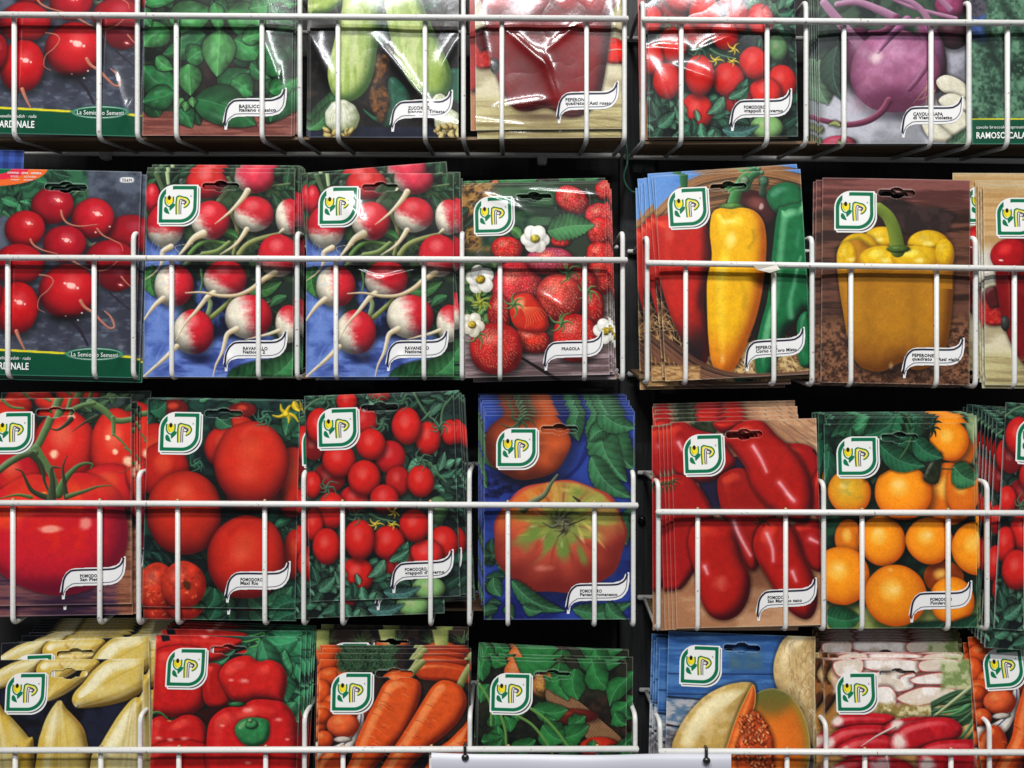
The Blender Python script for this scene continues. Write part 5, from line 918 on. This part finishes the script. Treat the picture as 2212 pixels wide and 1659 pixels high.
add('basil', 'F1', (1020, -490), (2060, -488), (1003, 955), ar_basil, L2('BASILICO', 'italiano classico'), mat=M_GLOSS, wr=0.5, seed=11, glare=[(.87, .66, 1.2, .03, .0018, .004), (.90, .80, 1.7, .02, .0010, .002)])
add('zucchini', 'F2', (112, -430), (1042, -430), (95, 868), ar_zucchini, L2('ZUCCHINO', 'bianco di Trieste'), mat=M_GLOSS, wr=1.1, seed=15, tx=680, glare=[(.06, .6, 1.1, .03, .0020, .006), (.66, .72, .9, .035, .0020, .005), (.92, .62, -1.1, .02, .0016, .004), (.85, .92, .2, .02, .001, .003)])
add('asti', 'F2', (1135, -470), (2065, -480), (1145, 825), ar_asti, L2('PEPERONE', "quadrato d'Asti rosso"), mat=M_GLOSS, wr=1.2, seed=21, tx=620, glare=[(.36, .62, .75, .022, .0017, .0035), (.5, .76, 1.25, .02, .0017, .004), (.3, .88, -.15, .022, .0014, .0035), (.6, .55, -.7, .016, .0012, .003), (.08, .6, 1.4, .03, .0012, .003), (.95, .6, 1.5, .03, .0012, .003), (.15, .97, .1, .03, .001, .003)])
add('grappoli', 'G2', (68, 95), (1010, 62), (100, 1392), ar_grappoli, L2('POMODORO', "grappoli d'inverno"), mat=M_GLOSS, wr=0.8, seed=9, tx=655, glare=[(.5, .02, 0, .05, .0006, .002)])
add('bicolor_creased', 'F4', (997, 135), (2027, 140), (997, 1560), ar_bicolor, L2('RAVANELLO', 'National 2'), mat=M_GLOSS, wr=.9, seed=8, tx=690, glare=[(.34, .22, .95, .018, .0034, .008), (.42, .50, .42, .018, .0012, .0025), (.62, .50, -.25, .022, .0012, .0025), (.36, .92, 1.0, .012, .0022, .006), (.66, .93, 1.1, .008, .0012, .003)])
add('grappoli_creased', 'G2', (68, 95), (1010, 62), (100, 1392), ar_grappoli, L2('POMODORO', "grappoli d'inverno"), mat=M_GLOSS, wr=1.1, seed=10, tx=655, glare=[(.15, .58, .1, .015, .0014, .003), (.45, .55, -.4, .016, .0014, .003), (.10, .78, 1.2, .03, .0018, .006), (.32, .70, .35, .018, .0014, .004)])
add('kohlrabi', 'F3', (1070, -340), (1885, -340), (1085, 793), ar_kohlrabi, L2('CAVOLO RAPA', 'di Vienna violetto'), wr=.7, seed=31, tx=640)
add('broccoli', 'F3', (1925, -340), (2740, -340), (1925, 795), ar_broccoli, BTX, 'S', wr=.6, seed=4, tx=[])
add('strawberry', 'F5', (1085, 207), (1990, 187), (1078, 1422), ar_fragola, [('FRAGOLA', False)], mat=M_GLOSS, wr=0.9, seed=23, tx=690, glare=[(.19, .55, 1.2, .03, .0018, .004), (.62, .62, .6, .014, .0016, .004), (.3, .1, .4, .02, .0014, .004), (.7, .05, .1, .03, .0008, .002)])
add('hornpepper', 'F6', (240, 127), (1022, 88), (297, 1222), ar_corno, L2('PEPERONE', 'Corno di Toro Misto'), wr=.4, seed=26, tx=640)
add('bell', 'F6', (1142, 135), (1930, 150), (1125, 1228), ar_bell, L2('PEPERONE', "quadrato d'Asti giallo", True), wr=.4, seed=28, tx=625)
add('vinetomato', 'G1', (-130, 118), (862, 105), (-140, 1470), ar_sanpietro, L2('POMODORO', 'San Pietro'), wr=.6, seed=33, tx=690)
add('maxirio', 'G1', (940, 112), (1932, 128), (930, 1475), ar_maxirio, L2('POMODORO', 'Maxi Rio'), wr=.7, seed=35, tx=660)
add('pantano', 'G2', (1172, 215), (2118, 215), (1195, 1505), ar_pantano, L2('POMODORO', 'Pantano romanesco'), wr=.5, seed=37, tx=655)
add('marzano', 'G3', (265, 225), (1068, 205), (298, 1362), ar_marzano, L2('POMODORO', 'San Marzano nano'), wr=.5, seed=39, tx=640)
add('ponderosa', 'G3', (1147, 235), (1975, 230), (1125, 1362), ar_ponderosa, L2('POMODORO', 'Ponderosa', True), wr=.5, seed=41, tx=700)
add('endive', 'H1', (-88, 318), (958, 308), (-88, 1760), ar_endive, [], wr=.5, seed=43)
add('redpepper', 'H1', (1080, 138), (2100, 155), (1030, 1570), ar_redpepper, [], wr=.5, seed=45)
add('carrots', 'H2', (132, 280), (1077, 283), (132, 1577), ar_carrots, [], wr=.6, seed=47)
add('carrottops', 'H2', (132, 280), (1077, 283), (132, 1577), ar_carrottops, [], wr=.6, seed=48, res=.6)
add('rucola', 'H2', (1133, 280), (2068, 302), (1130, 1577), ar_rucola, [], wr=.6, seed=49)
add('melon', 'H3', (298, 85), (1083, 117), (285, 1180), ar_melon, [], wr=.4, seed=51)
add('candle', 'H3', (1170, 238), (1960, 240), (1165, 1335), ar_candela, [], wr=.4, seed=53)
add('bluecheck', 'F4', (0, 0), (1029, 0), (0, 1425), ar_blue, [('sardo', False)], wr=.4, seed=55, res=.5)
LOOK = {'radish': 'packet of red radishes on slate', 'bicolor_creased': 'packet of red and white radishes', 'grappoli_creased': 'packet of small oval red tomatoes', 'bicolor': 'packet of red and white radishes', 'basil': 'packet of green basil leaves', 'zucchini': 'packet of pale green zucchini', 'asti': 'packet of one red bell pepper',
        'grappoli': 'packet of small oval red tomatoes', 'kohlrabi': 'packet of purple kohlrabi', 'broccoli': 'packet of green broccoli', 'strawberry': 'packet of strawberries and white flowers', 'hornpepper': 'packet of long red, yellow, green peppers',
        'bell': 'packet of one yellow bell pepper', 'vinetomato': 'packet of big tomato on vine', 'maxirio': 'packet of tomatoes with yellow flower', 'pantano': 'packet of ribbed green-red tomato on blue', 'marzano': 'packet of long red plum tomatoes',
        'ponderosa': 'packet of orange tomatoes', 'endive': 'packet of pale yellow endives', 'redpepper': 'packet of squat red peppers', 'carrots': 'packet of orange carrots', 'carrottops': 'packet of carrot tops on dark soil', 'rucola': 'packet of rocket leaves', 'melon': 'packet of orange melon halves', 'candle': 'packet of long pink radishes', 'bluecheck': 'blue checked packet'}
ORD = ['front', 'second', 'third', 'fourth', 'fifth', 'sixth', 'seventh', 'eighth', 'ninth', 'tenth', 'eleventh', 'twelfth', 'thirteenth']
def disp_quad(k, f=None, tl=None, tr=None, bl=None):
    d = D[k]
    if f is None: f, tl, tr, bl = d.frame, d.tl, d.tr, d.bl
    return fr(f, tl), fr(f, tr), fr(f, bl)
def put(o, X, Z, tlw, H):
    Y = Z.cross(X).normalized()
    sx, sz = X.length / PW, Z.length / H
    xd, zd = X.normalized(), Z.normalized(); yd = zd.cross(xd); zd = xd.cross(yd)
    org = tlw + X * .5 - Z
    M = Matrix(((xd.x * sx, yd.x, zd.x * sz, org.x), (xd.y * sx, yd.y, zd.y * sz, org.y), (xd.z * sx, yd.z, zd.z * sz, org.z), (0, 0, 0, 1)))
    o.matrix_world = M
def pile(key, where, backs, quad=None, yb=.0062, yt=.0105, step=.0021, pilename=None):
    tl, tr, bl = quad or disp_quad(key)
    A, B, Cc = PX(*tl, yt), PX(*tr, yt), PX(*bl, yb); X = B - A; Z = A - Cc
    grp = 'seed packets in the %s' % where
    o = D[key].get(); put(o, X, Z, A, D[key].H); tag(o, '%s, front one, %s' % (LOOK[key], where), 'seed packet', grp)
    for i, b in enumerate(backs):
        dx, dy = b[0], b[1]; roll = b[2] if len(b) > 2 else 0; k = b[3] if len(b) > 3 else key
        dep = step * (i + 1); T = PX(tl[0] + dx, tl[1] + dy, yt + dep)
        R = Matrix.Rotation(math.radians(-roll), 3, 'Y'); X2 = R @ X; Z2 = R @ Z; Z2.y += .0005 * i
        s2 = D[k]; o = s2.get(); put(o, X2, Z2, T, s2.H)
        tag(o, '%s, %s from front, %s' % (LOOK[k], ORD[i + 1], where), 'seed packet', grp)
# ---- top row
r2 = disp_quad('radish'); sh = lambda q, dx, dy: tuple((p[0] + dx, p[1] + dy) for p in q)
pile('radish', 'top row radish pile', [(4, 1), (8, 0)], sh(r2, 12, -521), yt=.012)
pile('basil', 'top row basil pile', [(6, 1), (13, -1), (16, 2)], yt=.012)
pile('zucchini', 'top row zucchini pile', [(-3, 2), (-6, 1)], yt=.012)
pile('asti', 'top row red pepper pile', [(3, 20), (-11, 4, 0, 'marzano')], yt=.012)
pile('grappoli_creased', 'top row tomato pile', [(-4, 1), (-20, 8, 0, 'marzano')], ((1400, -148), (1719, -151), (1402, 298)), yt=.012)
pile('kohlrabi', 'top row kohlrabi pile', [(-4, 4), (-9, 1), (-15, 0), (-19, 1), (-22, 2)], yt=.012)
pile('broccoli', 'top row broccoli pile', [(-5, 2)], yt=.012)
# ---- second row
pile('radish', 'second row radish pile', [(12, 6), (19, 13), (-250, -46, 0, 'bluecheck')])
pile('bicolor', 'second row left pink radish pile', [(2, -9), (12, -15), (17, -14), (22, -12), (27, -8), (30, -2)])
q = (fr('F5', (65, 135)), fr('F5', (993, 133)), fr('F5', (72, 1418)))
pile('bicolor_creased', 'second row right pink radish pile', [(-14, 0, 4.6), (16, -3), (22, 11), (12, 4)], q)
pile('strawberry', 'second row strawberry pile', [(7, -4), (12, 2), (17, 14), (4, -9, 0, 'rucola')])
pile('hornpepper', 'second row long pepper pile', [(-6, 0, 2), (-14, -5, 1), (-22, 4, -1), (-29, 16, -2), (-36, 6, 1), (-40, 26, -2)])
pile('bell', 'second row yellow pepper pile', [(-14, 5), (-20, 9)])
pile('asti', 'second row red pepper pile', [(-6, 8), (-12, -3), (-17, -10), (-66, -26)], ((2123.6, 400), (2443, 402), (2127, 832)))
# ---- third row
pile('vinetomato', 'third row big tomato pile', [(4, 24), (9, 28, .8), (17, 10), (24, 18), (48, -14)])
pile('maxirio', 'third row flower tomato pile', [(3, 27), (9, -2), (14, 3), (18, 8), (12, 16), (6, 20)])
pile('grappoli', 'third row left small tomato pile', [(-33, 38), (14, 4, 1), (20, 10, 1), (27, 14, 1), (30, 20, 1)], yt=.010)
pile('pantano', 'third row ribbed tomato pile', [(3, -8), (1, -14), (-2, -20), (-6, -27), (-4, -32), (-9, -37), (-8, -43), (-12, -46)])
pile('marzano', 'third row plum tomato pile', [(-9, 4), (-17, 5), (-26, 7), (-40, 8, -1.5), (-34, -8), (-37, -18), (-34, -26), (-39, -33), (-37, -39)])
pile('ponderosa', 'third row orange tomato pile', [(5, -13), (8, -16), (2, -20), (-13, -23), (-20, -25), (-26, -24), (-8, -22)])
pile('grappoli', 'third row right small tomato pile', [(-20, 42), (-29, 34), (-37, 26), (-44, 22), (-52, 16), (-60, 10), (-72, 6), (-84, 4), (-92, 10)], ((2175, 869), (2497, 890), (2146, 1358)))
# ---- bottom row
K = dict(yt=.018)
pile('endive', 'bottom row endive pile', [(13, -36, 2.2), (33, -16, 0), (50, -40), (58, -53), (74, -60), (80, -66), (84, -72), (88, -78), (94, -84), (96, -89)], **K)
pile('redpepper', 'bottom row red pepper pile', [(12, -13), (24, -20, -1.2), (30, -26, -1), (36, -30, -1)], **K)
pile('carrots', 'bottom row left carrot pile', [(-4, -14), (6, -25), (1, -31), (-6, -64, 0, 'carrottops'), (4, -76, -1, 'carrottops')], **K)
pile('rucola', 'bottom row rocket pile', [(-2, -7), (15, -13), (7, -28), (4, -34, -1.2), (0, -37, -1.5), (9, -30)], **K)
pile('melon', 'bottom row melon pile', [(8, 40, 1), (-20, 36), (-26, 14), (-31, 20), (-36, 6)], **K)
pile('candle', 'bottom row long radish pile', [(-22, -4), (10, -13), (-6, -16), (-24, -40), (-14, -46), (-20, -52), (-16, -58), (-24, -64), (-18, -69), (-22, -74)], **K)
pile('carrots', 'bottom row right carrot pile', [(-5, 46), (-11, 12), (-7, 28), (-14, 36)], ((2126, 1373), (2446, 1353), (2135, 1822)), **K)
# ------------------------------------------------------------------ wire baskets
RD = .068; RISE = .008
def basket(label, rail, fronts, divs, ybot, ytop, x_end=None, stub=False, tips=False):
    """rail: ((x,y),(x,y)); fronts, divs: x; ybot(x), ytop: heights, all measured on the front plane"""
    b = empty('wire_basket', PX(*rail[0])); M = Matrix.Translation(-b.location); tag(b, label, 'wire basket', 'white wire baskets of the display')
    def kid(o, p=None):
        o.data.transform(M); o.parent = p or b; return o
    (xa, ya), (xb, yb) = rail; ry = lambda x: ya + (yb - ya) * (x - xa) / (xb - xa)
    kid(tube('front_rail', [PX(xa, ya), PX(xb, yb)], .00235, M_WIRE, seg=14))
    for x in fronts:
        t = PX(x, ry(x) - 5, .0042); c = PX(x, ybot(x) - 4, .0042)
        w = kid(tube('front_wire', [t, c, Vector((c.x, RD, c.z + RISE))], .0019, M_WIRE, rnd=.0065))
        if tips:
            tp = tube('wire_tip', [t, t + Vector((0, 0, .0016))], .0013, M_TIP, w); tp.data.transform(M)
    for x in divs:
        t = PX(x, ytop, .0042); c = PX(x, ybot(x) - 4, .0042)
        kid(tube('divider_wire', [Vector((c.x, RD, c.z + RISE)), c, t, Vector((t.x, RD, t.z))], .0019, M_WIRE, rnd=.0065))
    x0, x1 = min(divs + fronts) - 14, max(divs + fronts) + 14
    A, B = PX(x0, ybot(x0) - 4, .0042), PX(x1, ybot(x1) - 4, .0042)
    kid(tube('rear_rail', [Vector((A.x, RD + .004, A.z + RISE)), Vector((B.x, RD + .004, B.z + RISE))], .0023, M_WIRE))
    A, B = PX(x0, ytop, .0042), PX(x1, ytop, .0042); kid(tube('rear_rail', [Vector((A.x, RD + .004, A.z)), Vector((B.x, RD + .004, B.z))], .0019, M_WIRE))
    return b
basket('white wire basket of the top row, left of the dark gap', ((-150, 31), (1356, 41)), [-145, 31, 214, 381, 566, 730, 918, 1084, 1267], [-60, 297, 648, 1001, 1349], lambda x: 303 + x * .0045, -12)
basket('white wire basket of the top row, right of the dark gap', ((1388, 43), (2420, 52)), [1471.5, 1657, 1823, 2011, 2176, 2360], [1389, 1741, 2093], lambda x: 312 + (x - 1389) * .011, 2)
basket('white wire basket of the second row, left of the dark gap', ((-150, 556), (1354, 562)), [-165, 17, 203.6, 371, 558, 725.6, 915.6, 1080, 1263], [-68, 288.5, 642, 998, 1345], lambda x: 820 + x * .003, 502)
basket('white wire basket of the second row, right of the dark gap', ((1396, 568), (2420, 584)), [1481, 1671.5, 1838, 2023, 2191, 2380], [1398, 1754, 2107], lambda x: 832 + (x - 1400) * .012, 512)
basket('white wire basket of the third row, left of the dark gap', ((-150, 1086), (1377, 1092)), [28, 215.6, 384, 572, 740, 930, 1097, 1284], [-60, 300, 656, 1014, 1368], lambda x: 1352 + x * .0045, 1021, tips=True)
basket('white wire basket of the third row, right of the dark gap', ((1418.5, 1106), (2420, 1109)), [1507, 1697, 1862, 2048, 2217, 2400], [1422, 1779, 2132], lambda x: 1367, 1042, tips=True)
basket('white wire basket of the bottom row, left of the dark gap', ((-150, 1621), (1378, 1618)), [33, 218, 386.5, 574, 741, 932, 1098, 1290], [-60, 303, 658, 1015, 1372], lambda x: 1888, 1545, tips=True)
basket('white wire basket of the bottom row, right of the dark gap', ((1424, 1623), (2420, 1626)), [1511, 1700, 1868, 2054, 2225, 2400], [1426, 1784, 2137], lambda x: 1892, 1562, tips=True)
# plywood boards lying in the baskets
for r, u, x0, x1, yy, y0 in (('top', 'left', -140, 1345, 288, .010), ('top', 'right', 1392, 2400, 297, .010), ('second', 'left', -140, 1343, 812, .012), ('second', 'right', 1386, 2400, 812, .012), ('third', 'left', -140, 1366, 1338, .03), ('third', 'right', 1424, 2400, 1352, .03)):
    A, B = PX(x0, yy, .0), PX(x1, yy, .0)
    o = box('shelf_board', (A.x, 0, -.0022), (B.x, .064 - y0, .0004), M_BOARD, bev=.0004); o.location = (0, y0, A.z); o.rotation_euler.x = math.atan(RISE / RD)
    tag(o, 'thin plywood board lying in the %s row wire basket, %s of the dark gap' % (r, u), 'shelf board', 'plywood boards in the baskets')
# dark timber wall behind, upright post in the gap
w = box('back_wall', (-.9, .088, -.8), (.9, .10, .8), M_DARK); tag(w, kind='structure')
M_POST = wood_mat('grey_stained_wood', (.010, .011, .012), (.040, .042, .046), 0.7, (40, 40, 2.2), 9)
A, B = PX(1340, 0, .076), PX(1416, 0, .076)
o = box('wooden_post', (A.x, .076, -.7), (B.x, .0875, .7), M_POST, bev=.001); tag(o, 'dark grained upright post seen in the gap between the baskets', 'post')
o = tube('green_cable', [PX(1352, 300, .06), PX(1357, 352, .06), PX(1346, 380, .055), PX(1352, 402, .05), PX(1368, 418, .05), PX(1384, 408, .05), PX(1392, 360, .07)], .0011, M_GREENCABLE, rnd=.012); tag(o, 'thin green cable looping down in the dark gap', 'cable')
import bmesh
def disc(name, c, r, d, mat):
    o = tube(name, [c, c + Vector((0, -d, 0))], r, mat, seg=20); return o
o = disc('screw', PX(1386, 1121, .0745), .0032, .003, M_BLACKP); tube('screw_slot', [PX(1381, 1118, .070), PX(1391, 1124, .070)], .0005, M_DARK, o); tag(o, 'black screw in the dark post beside the third row basket', 'screw')
for x, y, t in ((228, 337, 'left'), (1171, 348, 'centre')):
    c = PX(x, y, RD); o = box('rail_clip', (c.x - .004, c.y - .004, c.z - .003), (c.x + .004, c.y + .004, c.z + .005), M_WIRE, bev=.001)
    tag(o, 'small white clip under the top row rear rail, %s' % ('above the red radishes' if t == 'left' else 'above the strawberries'), 'clip')
# blank white card hung over the bottom rail on two black ties
A = PX(932, 1626, -.0045); B = PX(1580, 1629, -.0045); n = 40
V = []; 
for j in range(9):
    for i in range(n + 1):
        t = i / n; p = A.lerp(B, t); V.append((p.x, p.y - .0012 * math.sin(t * 5) - .0006 * math.sin(t * 14 + j * .4), p.z - .012 * j - .0009 * math.sin(t * 3.14)))
nv = len(V); V += [(x, y + .0006, z) for x, y, z in V]; F = []
for j in range(8):
    for i in range(n):
        a0 = j * (n + 1) + i; F.append((a0, a0 + n + 1, a0 + n + 2, a0 + 1)); F.append((a0 + nv, a0 + 1 + nv, a0 + n + 2 + nv, a0 + n + 1 + nv))
for i in range(n): F.append((i, i + 1, i + 1 + nv, i + nv))
o = mesh_obj('card', V, F, M_CARD); tag(o, 'blank white card hanging from the bottom row rails', 'card')
for x, y, t in ((1004.5, 1619, 'left black cable tie, below the carrots'), (1526, 1626, 'right black cable tie, below the orange melon')):
    o = empty('cable_tie', PX(x, y, 0)); L = [PX(x, y - 11, 0), PX(x - .5, y - 10, -.0042), PX(x, y, -.0052), PX(x, y + 13, -.0058)]; l0 = [p - o.location for p in L]
    tube('strap', [Vector((0, .0052, -.002)), Vector((0, .0042, .0034))] + l0, .0012, M_BLACKP, o, rnd=.002)
    import bmesh as _b
    bm = _b.new(); _b.ops.create_uvsphere(bm, u_segments=16, v_segments=10, radius=.0027); me = bpy.data.meshes.new('tie_head'); bm.to_mesh(me); bm.free(); me.materials.append(M_BLACKP)
    h = bpy.data.objects.new('tie_head', me); COL.objects.link(h); h.parent = o; h.location = PX(x + .5, y + 17, -.0062) - o.location; h.scale = (1.1, .8, .95)
    tag(o, t + ', holding the white card', 'cable tie', 'black ties holding the card')
# scrap of clear tape on the second row rail
c = PX(1650, 577, -.0027); me = mesh_obj('tape_scrap', [(c.x - .009, c.y, c.z + .002), (c.x + .010, c.y, c.z + .0018), (c.x + .012, c.y - .0012, c.z - .002), (c.x + .004, c.y - .002, c.z - .0046), (c.x - .005, c.y - .0004, c.z - .0022)], [(0, 4, 3, 2, 1)], plain('aged_tape', (.42, .40, .34), .25), smooth=False)
tag(me, 'torn scrap of old tape stuck on the second row rail below the long peppers', 'tape')
